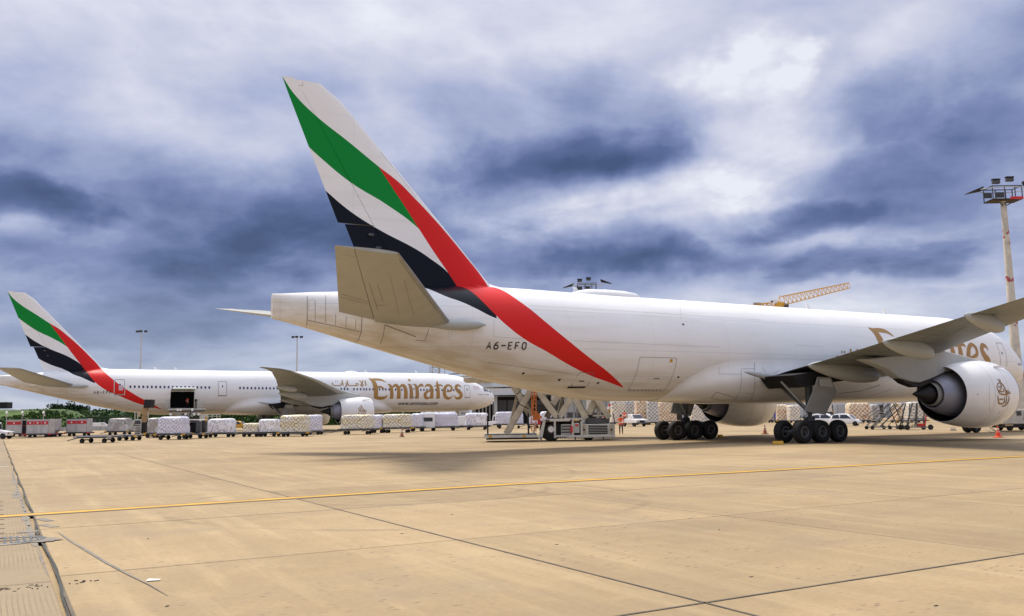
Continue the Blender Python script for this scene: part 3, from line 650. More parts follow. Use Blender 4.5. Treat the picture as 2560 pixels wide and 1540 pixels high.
    BL = {'A': [[(0,0),(.3,1),(.6,0)],[(.12,.34),(.48,.34)]], '6': [[(.52,1),(.15,.78),(0,.42),(0,.15),(.15,0),(.45,0),(.6,.15),(.6,.40),(.45,.56),(.08,.54)]], '-': [[(-.02,.5),(.66,.5)]],
          'E': [[(.55,0),(0,0),(0,1),(.55,1)],[(0,.52),(.44,.52)]], 'F': [[(0,0),(0,1),(.55,1)],[(0,.52),(.42,.52)]], 'O': [[(.16,0),(0,.18),(0,.82),(.16,1),(.42,1),(.58,.82),(.58,.18),(.42,0),(.16,0)]],
          'P': [[(0,0),(0,1),(.42,1),(.58,.86),(.58,.62),(.42,.48),(0,.48)]], 'H': [[(0,0),(0,1)],[(.58,0),(.58,1)],[(0,.52),(.58,.52)]]}
    def block(text, x0, x1, z0, hgt, parent, m='ink'):
        adv = (x0-x1-.6*hgt)/(len(text)-1)
        for k, c in enumerate(text):
            mb = MB()
            for st in BL[c]: ribbon(mb, [(a, b, .20) for a, b in st], lambda a, b, k=k: side(x0-k*adv-a*hgt, z0+b*hgt, .016), sub=1, cw=1)
            mb.build('registration_letter', M[m], parent)
    AR = [([[(0,.55,.12),(.02,.12,.16),(.35,.0,.17),(.95,0,.17),(1.12,.15,.14),(1.12,.5,.12)], [(.40,.78,.16),(.50,.78,.16)], [(.66,.78,.16),(.76,.78,.16)]], 1.35),
          ([[(0,0,.17),(-.04,1.0,.15)]], .25), ([[(.18,.55,.12),(.20,.1,.17),(.05,-.28,.15),(-.12,-.38,.04)]], .42),
          ([[(-.04,1.0,.15),(0,.1,.17),(.3,0,.16),(1.15,0,.16)], [(1.05,.05,.14),(1.05,.36,.13),(1.28,.42,.13),(1.36,.18,.13),(1.12,0,.14)]], 1.6),
          ([[(0,.0,.15),(.35,.55,.15),(.42,1.0,.14)], [(0,1.0,.13),(.22,.5,.15),(.38,.02,.15),(.05,0,.15)], [(.14,-.28,.12),(.3,-.26,.14)]], .75), ([[(.0,0,.17),(0,1.0,.15)]], .2)]
    def arabic(x0, x1, z0, z1, parent):
        tot = sum(a[1] for a in AR); sx = (x0-x1)/tot; u = 0
        for strokes, adv in AR:
            mb = MB()
            for st in strokes: ribbon(mb, st, lambda a, b, u=u: side(x0-(u+a)*sx, z0+b*(z1-z0), .018), sub=4)
            mb.build('arabic_letter', M['gold'], parent); u += adv
    if kind == 'short':
        word('gold_letter', 'Emirates', 22.2, 10.0, 4.60, 6.42, fus); arabic(26.3, 21.8, 4.85, 5.85, fus)
        block('A6-EFO', 51.7, 49.58, 5.25, .34, fus)
        typed('type_word', 'BOEING', 5.6, 4.6, 5.1, .17, fus); typed('type_number', '777', 4.4, 3.9, 5.1, .17, fus)
        cd = outline('aft_cargo_door_seam', 39.66, 42.36, 3.12, 4.98, .022)
        for k in range(9): patch('hinge_cover', 39.95+.27*k, 40.05+.27*k, 3.16, 3.21, 'line', fus, nx=1, nz=1)
        patch('placard', 39.95, 40.15, 4.72, 4.9, 'yellow', fus, nx=1, nz=1); patch('placard', 40.55, 40.95, 3.78, 3.84, 'line', fus, nx=2, nz=1)
        outline('bulk_door_seam', 45.12, 46.1, 3.36, 4.1, .02); patch('bulk_door_sill', 45.2, 46.2, 3.28, 3.37, 'void', fus, nx=4, nz=1); patch('bulk_door_handle', 45.5, 45.8, 3.62, 3.67, 'void', fus, nx=1, nz=1)
        for X, z in ((47.0, 3.72), (44.6, 3.55), (49.2, 4.05), (38.95, 6.95), (39.2, 3.9)): oval('drain_port', X, z, .07, .05, 'void', fus)
        outline('crew_door_seam', 7.5, 8.45, 4.85, 6.75, .03); patch('door_window', 8.0, 8.12, 5.85, 6.05, 'glass', fus, nx=1, nz=1)
    else:
        word('gold_letter', 'Emirates', 22.9, 7.75, 4.62, 6.68, fus); arabic(29.2, 23.7, 6.62, 7.45, fus)
        typed('web_address', 'www.emirates.com', 18.45, 11.65, 3.62, .58, fus, shear=.25, bold=.015)
        block('A6-EPH', 61.63, 59.6, 5.44, .34, fus)
        typed('faded_number', '05', 5.2, 3.9, 6.1, .62, fus, 'pinkink', bold=.01); typed('type_word', 'BOEING', 4.3, 3.3, 5.18, .15, fus); typed('type_number', '777-300ER', 3.1, 1.9, 5.18, .15, fus)
        for (x0, x1, z0, z1) in ((5.95, 7.02, 4.82, 6.75), (15.45, 16.6, 4.85, 6.85), (44.68, 45.85, 5.15, 7.15), (57.95, 59.22, 5.3, 7.3)):
            dr_ = patch('cabin_door', x0, x1, z0, z1, 'white' if x0 < 57 else 'red', fus, off=.012) if x0 < 57 else patch('cabin_door', x0+.2, x0+.75, z0+.55, z0+1.2, 'pinkink', fus, off=.03)
            outline('door_seam', x0, x1, z0, z1, .05, parent=dr_, off=.024); patch('door_window', x0+.5, x0+.66, z0+1.15, z0+1.42, 'blueglass', dr_, off=.026, nx=1, nz=1); patch('door_sill', x0-.02, x1+.02, z0-.09, z0-.02, 'grey', dr_, off=.03, nz=1)
            if x0 > 57: outline('door_frame', x0-.05, x1+.05, z0-.05, z1+.05, .06, 'white', parent=dr_, off=.02)
        wx = [57.26-.537*k for k in range(20)]+[42.85-.533*k for k in range(27)]+[27.9-.5*k for k in range(3)]+[25.9-.53*k for k in range(4)]+[23.9-.53*k for k in range(13)]+[14.84-.527*k for k in range(14)]
        me = None
        for X in wx:
            z = 6.0+.0075*(X-15) if X < 45 else 6.24+.008*(X-45)
            w_ = oval('cabin_window', X, z, .125, .18, 'blueglass', fus)
        # open hold, its lining and the raised door
        h0, h1 = hole; hb = MB(); A_ = [side(X, z, 0) for X in (h0, h1) for z in (3.49, 5.68)]
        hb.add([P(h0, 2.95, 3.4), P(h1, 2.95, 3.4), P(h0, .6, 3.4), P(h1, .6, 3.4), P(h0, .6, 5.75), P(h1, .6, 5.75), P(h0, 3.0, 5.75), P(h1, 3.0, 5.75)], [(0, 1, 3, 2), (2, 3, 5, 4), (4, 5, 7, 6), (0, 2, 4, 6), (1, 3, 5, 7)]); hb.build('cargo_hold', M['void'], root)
        db = MB(); vs = []
        for k in range(7):
            a = math.radians(62-k*13); r_ = 1.75; y, z = 3.1+r_*math.sin(math.radians(95-k*9))*.98, 5.72+.42-k*.12
            for X in (h0-.05, h1+.05): vs += [P(X, y-.06*k, z), P(X, y-.06*k, z+.1)]
        ys = [3.12, 3.5, 3.9, 4.3, 4.65]; zs = [5.72, 5.98, 6.12, 6.12, 5.98]; poly = [P(X, y, z) for X in (h0, h1) for y, z in zip(ys, zs)]+[P(X, y, z+.09) for X in (h0, h1) for y, z in zip(ys, zs)]
        q = 5; db.add(poly, [(k, k+1, q+k+1, q+k) for k in range(4)]+[(2*q+k, 2*q+k+1, 3*q+k+1, 3*q+k) for k in range(4)]+[(k, k+1, 2*q+k+1, 2*q+k) for k in range(4)]+[(q+k, q+k+1, 3*q+k+1, 3*q+k) for k in range(4)]+[(0, q, 3*q, 2*q), (4, q+4, 3*q+4, 2*q+4)])
        db.build('cargo_door', M['lgrey'], root)
    # cockpit panes
    for s in (1, -1):
        for (x0, x1, z0, z1) in ((1.55, 2.15, 5.78, 6.38), (2.2, 2.85, 5.82, 6.44)):
            patch('cockpit_window', nm_(x0), nm_(x1), z0, z1, 'glass', fus, off=.02, nx=2, nz=2, s=s)
    for s in (1, -1): patch('windscreen', nm_(.98), nm_(1.5), 5.62, 5.92, 'glass', fus, off=.02, nx=3, nz=2, s=s)
    # roof fittings
    sd = MB(); sx_ = (42.2 if kind == 'short' else 25.2)
    if kind == 'short':
        sd.lathe([(-2.55, .02), (-2.2, .35), (-1.4, .62), (0, .70), (1.2, .68), (2.0, .55), (2.45, .25), (2.6, .02)], 'X', 20); o = sd.build('antenna_fairing', M['white'], root, smooth=50); o.scale = (1, 1.1, .62); o.location = P(42.4, 0, 8.72)
    else:
        sd.lathe([(-1.1, .02), (-.8, .35), (0, .5), (.8, .35), (1.1, .02)], 'X', 20); o = sd.build('antenna_fairing', M['white'], root, smooth=50); o.scale = (1, 1.1, .62); o.location = P(25.2, 0, 8.72)
    for X in ((44.2, 42.0, 25, 17) if kind == 'short' else (53.5, 50.8, 22.6, 14)):
        MB().prism([(0, 0), (.42, 0), (.60, .46), (.40, .46)], .05, lambda a, b, c, X=X: P(X+a-.1, c, 8.73+b)).build('blade_antenna', M['white'], root)
    for X in (46, 24): MB().prism([(0, 0), (.3, 0), (.35, -.25), (.2, -.25)], .04, lambda a, b, c, X=X: P(X+T*.5+a, c, sec(X+T*.5)[1]+b+.02)).build('blade_antenna', M['white'], root)
    # ---- aerofoil surfaces
    def foil(tc, c0, c1, n=14):                           # closed loop between two chord fractions
        def th_(t): return 5*tc*(.2969*math.sqrt(t)-.126*t-.3516*t*t+.2843*t**3-.1036*t**4)
        up = []; lo = []
        for k in range(n+1):
            t = c0+(c1-c0)*(.5-.5*math.cos(PI*k/n)); h_ = th_(max(t, 0))
            up.append((t, h_*1.0)); lo.append((t, -h_*1.0))
        return up+lo[::-1][(1 if c1 == 1 else 0):(-1 if c0 == 0 else None)]
    def wing_part(nm, tabs, y0, y1, c0, c1, mm, parent, sgn, tc=.12, ny=6, vert=False, drop=0):
        rings = []
        for k in range(ny+1):
            y = y0+(y1-y0)*k/ny; le = linterp(y, tabs['le']); te = linterp(y, tabs['te']); zt = linterp(y, tabs['z']); ch = te-le; tt = linterp(y, tabs['t'])
            inc = linterp(y, tabs.get('i', [(0, 0), (99, 0)])); ring = []
            for (t, h_) in foil(tt, c0, c1):
                X = le+t*ch; z = zt+(t-1)*inc+h_*ch-drop*max(0, t-.75)*ch
                ring.append(P(X, h_*ch, y) if vert else P(X, sgn*y, z))
            rings.append(ring)
        return MB().loft(rings, True, True).build(nm, mm, parent, smooth=35)
    lin_ = lambda tab: tab
    WT = dict(le=[(0, 17.4), (3.1, 19.5), (10.5, 25.2), (22.6, 33.2), (29.3, 37.8), (31.2, 39.7), (32.4, 42.0)], te=[(0, 31.0), (3.1, 31.7), (9.5, 33.5), (19, 36.6), (24, 38.2), (29.3, 40.2), (31.2, 41.3), (32.4, 42.5)],
              z=[(0, 3.9), (3.1, 4.22), (10, 4.98), (20, 6.1), (32.4, 7.5)], t=[(0, .135), (3.1, .13), (10, .11), (20, .10), (32.4, .09)], i=[(0, -.75), (10, -.60), (20, -.5), (32.4, -.05)])
    # straight-line tables for the wing edges
    def lerp_tab(tab): return tab
    for k_ in ('le', 'te'): WT[k_] = [(y, x+W) for y, x in WT[k_]]
    for sgn in (1, -1):
        wg = wing_part('wing', WT, 1.2, 29.3, .07, .74, M['wing'], root, sgn, ny=22)
        wing_part('wing_tip', WT, 29.34, 32.4, 0, 1, M['wing'], wg, sgn, ny=6)
        for (a, b_) in ((3.3, 9.0), (11.2, 17), (17.04, 23), (23.04, 29.25)): wing_part('slat', WT, a, b_, 0, .067, M['lgrey'], wg, sgn, ny=6)
        wing_part('leading_edge_root', WT, 1.2, 3.26, 0, .067, M['lgrey'], wg, sgn, ny=2); wing_part('leading_edge_root', WT, 9.04, 11.16, 0, .067, M['lgrey'], wg, sgn, ny=2)
        for nm, a, b_ in (('flap', 3.2, 8.6), ('flaperon', 8.65, 10.6), ('flap', 10.65, 22.4), ('aileron', 22.45, 29.25)): wing_part(nm, WT, a, b_, .744, 1, M['wing'], wg, sgn, ny=7, drop=.03)
        for (y, x0, dz, hw, hh) in ((6.5, 26.6, .5, .48, .62), (13.2, 30.9, .42, .36, .50), (18.9, 34.0, .34, .30, .40), (3.75, 31.4, .42, .2, .22)):
            te = interp(y, WT['te'])-W; x1 = te+(.35 if y > 4 else 3.4); zt = interp(y, WT['z']); Ln = x1-x0; rings = []
            for k in range(15):
                t_ = k/14; X = x0+Ln*t_; e = math.sin(PI*min(1, max(0, t_**.75)))**.62 if 0 < t_ < 1 else .02
                zc_ = zt-dz*(1-.55*t_)-.18; rings.append([P(X+W, sgn*(y+hw*e*math.cos(a)*(1 if math.sin(a) < 0 else .9)), zc_+hh*e*math.sin(a)+.28*t_) for a in [2*PI*q/16 for q in range(16)]])
            MB().loft(rings).build('flap_track_fairing', M['lgrey'], wg, smooth=50)
        # pylon: fairing, strut and dark heat shield
        Yp = 9.6
        def py(poly, w, nm, m, pr=wg): return MB().prism(poly, w, lambda a, b, c: P(a+W, sgn*(Yp+c), b)).build(nm, m, pr, bevel=.06)
        pyl = py([(21.0, 4.62), (23.2, 4.98), (25.6, 5.3), (28.5, 5.0), (32.3, 4.62), (30.3, 4.1), (29.4, 3.62), (28.4, 3.42), (27.6, 3.36), (26.5, 3.62), (25.2, 4.0), (22.5, 4.3)], .62, 'pylon', M['lgrey'])
        py([(29.4, 3.60), (28.5, 3.42), (27.6, 3.34), (26.6, 3.60), (26.2, 3.42), (27.4, 3.12), (28.0, 3.10), (28.9, 3.32)], .5, 'heat_shield', M['burnt'])
        # engine
        en = empty('engine', P(22.4+W, sgn*Yp, 2.72)); en.parent = root; en.location = P(22.4+W, sgn*Yp, 2.72)
        def EL(prof, nm, m, n=56, smooth=40): return MB().lathe([(22.4-x_, r_) for x_, r_ in prof], 'X', n).build(nm, m, en, smooth=smooth)
        nac = EL([(20.52, 1.66), (20.45, 1.74), (20.55, 1.83), (20.85, 1.92), (21.3, 1.99), (21.9, 2.03), (22.9, 2.0), (23.9, 1.9), (24.7, 1.77), (25.35, 1.63), (25.33, 1.60), (24.6, 1.68), (23.4, 1.72), (22.2, 1.70)], 'nacelle', M['white'])
        EL([(20.5, 1.70), (20.44, 1.745), (20.54, 1.835), (20.52, 1.825)], 'inlet_lip', M['steel'])
        EL([(20.52, 1.66), (20.8, 1.58), (21.0, 1.60), (22.2, 1.66)], 'inlet_duct', M['lgrey'])
        EL([(21.1, .02), (21.12, 1.6)], 'fan_disc', M['dgrey']); EL([(20.7, .02), (20.8, .2), (21.0, .42), (21.1, .5)], 'spinner', M['dgrey'])
        EL([(21.6, 1.7), (21.62, 1.0)], 'duct_vanes', M['void']); EL([(21.65, 1.69), (24.9, 1.60), (25.31, 1.598)], 'duct_lining', M['void'])
        EL([(22.0, 1.36), (23.4, 1.40), (24.4, 1.34), (25.2, 1.19), (25.9, .96), (26.25, .83), (26.24, .79), (25.8, .77)], 'core_cowl', M['ti'])
        EL([(25.7, .72), (26.3, .70), (26.55, .655), (26.54, .63), (25.9, .62)], 'nozzle_ring', M['grey'])
        EL([(25.9, .61), (26.4, .56), (27.0, .36), (27.7, .12), (27.9, .05), (27.95, .01)], 'exhaust_cone', M['burnt'])
        for x_ in (21.95, 23.2): EL([(x_, interp(x_, [(19.9, 1.9), (20.9, 2.0), (21.9, 2.03), (22.9, 2.0), (23.9, 1.9)])+.006), (x_+.02, interp(x_, [(19.9, 1.9), (20.9, 2.0), (21.9, 2.03), (22.9, 2.0), (23.9, 1.9)])+.006)], 'cowl_seam', M['line2'])
        MB().prism([(0, 0), (1.5, .0), (1.5, .10), (.5, .16)], .04, lambda a, b, c: Vector((22.4-(20.7+a), sgn*-1*(-1.35)*-1+c, 1.52+b))).build('vortex_strake', M['white'], en)
        # calligraphic emblem on the cowl
        LG = [[(1688,415,3),(1712,450,9),(1745,520,14),(1762,590,10),(1758,640,4)], [(1725,412,3),(1722,440,8),(1702,470,7),(1672,486,8),(1662,515,9),(1680,545,7),(1700,520,5)],
              [(1705,480,6),(1715,520,9),(1690,575,9),(1668,600,12),(1700,612,16),(1735,604,10),(1728,560,4)], [(1640,520,3),(1650,570,9),(1662,630,14),(1700,652,18),(1760,655,18),(1800,640,10),(1806,612,7),(1790,598,5),(1782,625,6),(1820,640,7),(1826,610,4)],
              [(1776,585,4),(1772,640,10),(1768,700,8)], [(1642,670,4),(1650,730,12),(1668,788,18),(1705,800,18),(1738,780,12),(1742,720,7),(1736,690,3)], [(1800,675,3),(1808,720,10),(1795,780,15),(1762,828,16),(1722,838,9)], [(1770,690,4),(1772,740,8),(1760,790,8)],
              [(1672,718,10),(1684,735,12),(1690,722,6)], [(1700,718,10),(1712,735,12),(1718,722,6)]]
        def ns_(a, b):
            X = 23.03-(a-1640)/190*1.2; z = 3.57-(b-410)/440*1.65; r_ = interp(X, [(19.9, 1.9), (20.9, 2.0), (21.9, 2.03), (22.9, 2.0), (23.9, 1.9)])+.012; zz = max(-r_*.98, min(r_*.98, z-2.72))
            return Vector((22.4-X, -sgn*math.sqrt(r_*r_-zz*zz), zz))
        for st in LG:
            mb = MB(); ribbon(mb, st, ns_, sub=5); mb.build('gold_calligraphy', M['gold'], en)
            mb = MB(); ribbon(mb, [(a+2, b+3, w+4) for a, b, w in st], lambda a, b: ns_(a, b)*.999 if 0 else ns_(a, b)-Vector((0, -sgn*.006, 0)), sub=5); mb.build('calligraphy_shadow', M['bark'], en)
        # main undercarriage
        gx, gy = 31.8+(W if W else 0), 5.49*sgn
        gr = empty('main_landing_gear', P(gx, gy, 0)); gr.parent = root
        def wheel(X, Y, R=.655, wd=.5, par=gr, o0=(gx, gy)):
            cx, cy = -(X-o0[0]), -(Y-o0[1])
            MB().lathe([(-wd/2*.62, R*.52), (-wd/2*.9, R*.62), (-wd/2, R*.82), (-wd/2*.78, R*.96), (-wd*.2, R), (wd*.2, R), (wd/2*.78, R*.96), (wd/2, R*.82), (wd/2*.9, R*.62), (wd/2*.62, R*.52)], 'Y', 36, (cx, cy, R)).build('tyre', M['tyre'], par, smooth=50)
            MB().lathe([(-wd/2*.60, .02), (-wd/2*.55, R*.12), (-wd/2*.2, R*.3), (-wd/2*.45, R*.44), (-wd/2*.72, R*.50), (-wd/2*.72, R*.54), (wd/2*.72, R*.54), (wd/2*.72, R*.50), (wd/2*.45, R*.44), (wd/2*.2, R*.3), (wd/2*.55, R*.12), (wd/2*.60, .02)], 'Y', 28, (cx, cy, R)).build('rim', M['rim'], par, smooth=30)
            for s_ in (-1, 1): MB().lathe([(s_*wd*.365, R*.41), (s_*wd*.378, R*.44), (s_*wd*.365, R*.48)], 'Y', 28, (cx, cy, R)).build('rim_edge', M['rimring'], par, smooth=30)
        for dx in (-1.48, 0, 1.48):
            for dy in (-.71, .71): wheel(gx+dx, gy+dy)
        g_ = lambda X, Y, z: Vector((-X, -Y*sgn, z))
        MB().tube([g_(-1.5, 0, .66), g_(1.5, 0, .66)], .17, 10).build('bogie_beam', M['dgrey'], gr)
        for dx in (-1.48, 0, 1.48): MB().tube([g_(dx, -.6, .66), g_(dx, .6, .66)], .09, 8).build('axle', M['dgrey'], gr)
        MB().tube([g_(0, 0, .6), g_(0, 0, 1.7), g_(0, 0, 1.72), g_(0, 0, 3.9)], [.13, .13, .22, .22], 14).build('oleo_strut', M['dgrey'], gr)
        MB().tube([g_(1.0, -.1, .8), g_(.5, -.05, 1.3), g_(.15, 0, 1.5)], .06).build('torsion_link', M['dgrey'], gr)
        MB().tube([g_(0, 0, 1.75), g_(.9, -1.5, 3.5)], .10).build('side_brace', M['dgrey'], gr); MB().tube([g_(0, 0, 1.75), g_(1.6, -.6, 3.6)], .08).build('drag_brace', M['grey'], gr)
        for k in range(7):
            r1 = random.Random(k*5+2); a = r1.uniform(-.6, .6); MB().tube([g_(a, -.2, .95), g_(a*.6+.1, -.35, 1.3+r1.random()*.3), g_(a*.2, -.1, 1.1+r1.random()*.6), g_(.1, .2*r1.random(), 1.9)], .025, 6).build('hydraulic_hose', M['black'], gr)
        MB().box(g_(0, 0, 1.35), (.5, .35, .3)).build('brake_manifold', M['dgrey'], gr, bevel=.04)
        dp = [(.1-.05, 3.75), (1.0, 1.80), (.75, 1.78), (-.8, 1.58), (-1.62, 2.95), (-1.0, 3.78)]
        MB().prism([(.1, 3.82), (.35, 3.1), (.98, 1.84), (-.82, 1.60), (-1.62, 2.95), (-1.02, 3.8)], .06, lambda a, b, c: g_(a, .45+c+(b-1.7)*.16, b)).build('gear_door', M['grey'], gr, bevel=.02)
        MB().prism([(.05, 3.7), (.0, 3.28), (-1.1, 3.2), (-.9, 3.7)], .03, lambda a, b, c: g_(a, .80+c+.06, b)).build('upper_gear_door', M['lgrey'], gr)
        # dark wheel bay under the wing root
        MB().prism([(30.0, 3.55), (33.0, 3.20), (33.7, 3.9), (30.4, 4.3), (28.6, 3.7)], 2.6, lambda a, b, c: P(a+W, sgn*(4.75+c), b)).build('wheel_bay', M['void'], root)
    # nose undercarriage
    gx, gy = (7.9 if kind == 'short' else 5.89), 0
    gr = empty('nose_landing_gear', P(gx, 0, 0)); gr.parent = root
    for y in (-.33, .33):
        MB().lathe([(-.13, .28), (-.17, .36), (-.16, .5), (-.08, .54), (.08, .54), (.16, .5), (.17, .36), (.13, .28)], 'Y', 30, (0, y, .54)).build('tyre', M['tyre'], gr, smooth=50)
        MB().lathe([(-.12, .02), (-.06, .15), (-.12, .29), (.12, .29), (.06, .15), (.12, .02)], 'Y', 24, (0, y, .54)).build('rim', M['rim'], gr, smooth=30)
    MB().tube([(0, -.35, .54), (0, .35, .54)], .07).build('axle', M['dgrey'], gr); MB().tube([(0, 0, .54), (0, 0, 1.4), (0, 0, 1.42), (0, 0, 2.9)], [.08, .08, .14, .14], 12).build('oleo_strut', M['white'], gr)
    MB().tube([(0, 0, 1.6), (1.1, 0, 2.8)], .07).build('drag_brace', M['dgrey'], gr)
    for s in (1, -1): MB().prism([(-.9, 1.75), (.9, 1.75), (1.0, 2.75), (-.9, 2.75)], .04, lambda a, b, c, s=s: Vector((a-.1, s*(.62+(2.7-b)*.12)+c, b))).build('gear_door', M['white'], gr)
    if kind == 'long':
        cu = typed('door_letters', 'PH', 6.5, 5.5, 3.0, .3, root); 
        cu.matrix_local = Matrix.Identity(4)
        vs = cu.data.vertices
        x0_ = min(v.co.x for v in vs); z0_ = min(v.co.z for v in vs); z1_ = max(v.co.z for v in vs)
        for v in vs: v.co = Vector((v.co.x+.0, -.72-.06, 2.05+(v.co.z-z0_)/(z1_-z0_)*.35))
    # belly fairing
    fr = []; X_ = 13.5+W
    st_ = [13.5, 13.8, 14.4, 15.4, 17, 19, 21, 24, 27, 30, 32.5, 34.5, 36, 37.2, 38.2, 38.8, 39.1, 39.3]
    zb_ = [(13.5, 2.9), (14.4, 3.5), (15.4, 4.0), (17, 4.6), (19, 4.95), (30, 5.05), (34.5, 4.98), (35.85, 4.84), (37.2, 4.5), (38.3, 3.95), (38.9, 3.5), (39.3, 2.75)]
    zc = 5.68; rows = []
    for X in st_:
        zb = interp(X, zb_); amax = math.acos(max(-1, min(1, (zc-zb)/3.1))); ends = min(1, (39.35-X)/4.2, (X-13.3)/4.0); ends = max(0, ends)**.7; row = []
        for k in range(41):
            a = -amax+2*amax*k/40; dy, dz = math.sin(a), -math.cos(a)
            m_ = 3.2; hw, bz = 3.30, 2.42; zc2 = 5.0                      # squarish target section
            lo, hi = 2.5, 5.0
            for _ in range(24):
                r_ = (lo+hi)/2; f_ = abs(r_*dy/hw)**m_+abs((zc+r_*dz-zc2)/(zc2-bz))**m_ if zc+r_*dz < zc2 else abs(r_*dy/hw)**m_
                if f_ < 1: lo = r_
                else: hi = r_
            e_ = 1-abs(a)/amax; fl = min(1, e_*amax/.35); fl = fl*fl*(3-2*fl)
            r_ = 3.1+.015+(max(lo, 3.1)-3.1)*ends*fl*.9+.05*fl*ends
            row.append(P(X+W, r_*dy, zc+r_*dz))
        rows.append(row)
    bf = MB().loft(rows, closed=False, cap=False).build('belly_fairing', M['white'], root, smooth=50)
    # tailplane and elevators
    TT = dict(le=[(0, 51.9+T), (2, 53.5+T), (10.76, 60.05+T)], te=[(0, 58.8+T), (2, 59.45+T), (10.76, 62.64+T)], z=[(0, 6.72), (2, 6.86), (10.76, 8.27)], t=[(0, .11), (2, .11), (10.4, .095), (10.76, .05)], i=[(0, .35), (2, .38), (10.76, .10)])
    for sgn in (1, -1):
        hs = wing_part('tailplane', TT, .5, 10.76, .03, .70, M['lgrey' if 0 else 'stab'], root, sgn, ny=8)
        wing_part('leading_edge', TT, .5, 10.76, 0, .028, M['grey'], hs, sgn, ny=8)
        wing_part('elevator', TT, 1.9, 10.0, .706, 1, M['stab'], hs, sgn, ny=6); wing_part('tip_cap', TT, 10.03, 10.76, .706, 1, M['stab'], hs, sgn, ny=2)
        MB().lathe([(-1.2, .02), (-.9, .16), (0, .26), (.9, .3), (1.6, .2), (2.0, .02)], 'X', 14).build('root_fairing', M['lgrey'], hs, smooth=50).matrix_local = Matrix.Translation(P(53.9+T, sgn*2.3, 6.42)) @ Matrix.Rotation(-sgn*.3, 4, 'Z')
        for k in range(5): MB().tube([P(interp(8.2+k*.55, TT['te'])+.0, sgn*(8.2+k*.55), interp(8.2+k*.55, TT['z'])), P(interp(8.2+k*.55, TT['te'])+.22, sgn*(8.2+k*.55), interp(8.2+k*.55, TT['z']))], .006, 4).build('static_wick', M['line'], hs)
    # fin and rudder
    FT = dict(le=[(7.6, 48.9+T), (9.5, 50.70+T), (12.1, 53.13+T), (15.67, 56.55+T), (18.08, 58.88+T), (18.45, 59.25+T), (18.72, 59.9+T)], te=[(7.6, 57.05+T), (8.56, 57.55+T), (11.6, 58.86+T), (13.25, 59.55+T), (18.75, 61.83+T)], t=[(7.6, .10), (18.75, .085)], z=[(0, 0), (20, 0)])
    fin = wing_part('vertical_fin', FT, 7.9, 18.70, 0, .70, liv, root, 1, ny=14, vert=True)
    wing_part('rudder', FT, 11.62, 18.78, .704, 1, liv, fin, 1, ny=8, vert=True)
    FR = dict(FT); FR['te'] = [(y, x-.34) for y, x in FT['te']]
    wing_part('lower_rudder', FR, 8.56, 11.58, .72, 1, liv, fin, 1, ny=4, vert=True)
    for z in (11.1, 10.45): MB().box(P(57.2+T-(11.1-z)*.6, .26, z), (.28, .16, .12)).build('hinge_cover', M['dgrey'], fin, bevel=.02)
    # dorsal fillet in front of the fin
    dv = MB(); rings = []
    for k in range(9):
        t_ = k/8; X = 48.6+T+2.6*t_; hgt_ = .02+.62*t_**2.2; w_ = .10+.28*t_; rings.append([P(X, w_*(1-q)*math.copysign(1, s), 8.78+hgt_*q) for s, q in ((1, 0), (1, .35), (1, .7), (1, 1.0), (-1, .7), (-1, .35), (-1, 0))])
    dv.loft(rings, closed=False, cap=False).build('dorsal_fillet', liv, root, smooth=50)
    return root
M['stab'] = mat('tailplane_grey', (.38, .39, .36), .42, noise=.12, nscale=1.3, stretch=(1.2, .5, 1))
def trace(obj, px, w, name, m='line', parent=None, off=.008):
    """a thin seam laid on the skin of obj along a line given by picture points"""
    inv = obj.matrix_world.inverted(); o = inv @ Vector((0, 0, H)); pts = []
    for (a, b_), (c, d) in zip(px, px[1:]):
        n_ = max(2, int(math.hypot(c-a, d-b_)/5))
        for k in range(n_+1): pts.append((a+(c-a)*k/n_, b_+(d-b_)*k/n_))
    hit = []
    for (u, v) in pts:
        dr = (inv.to_3x3() @ pray(u, v)).normalized(); ok, loc, nor, _ = obj.ray_cast(o, dr)
        if ok: hit.append((loc, nor if nor.dot(dr) < 0 else -nor))
    if len(hit) < 2: return None
    vs = []
    for k, (p, n_) in enumerate(hit):
        d = hit[min(k+1, len(hit)-1)][0]-hit[max(k-1, 0)][0]; sd_ = d.cross(n_); sd_ = sd_.normalized()*w/2 if sd_.length > 1e-6 else Vector((0, 0, w/2)); vs += [p+sd_+n_*off, p-sd_+n_*off]
    return MB().add(vs, [(2*k, 2*k+1, 2*k+3, 2*k+2) for k in range(len(hit)-1)]).build(name, M[m], obj)
def child(root, name, k=0):
    c = [o for o in root.children if o.name.split('.')[0] == name]; return c[k]
jetA = aircraft('short', 'freighter_jet', (16.281, 58.5134), TH, 'large white freighter jet with green, red and black tail nearest the camera, no cabin windows', 0, 0)
jetB = aircraft('long', 'passenger_jet', (-29.1794, 135.76), .5304, 'white passenger jet parked beyond with a row of cabin windows and gold lettering', 10.3, 5.35)

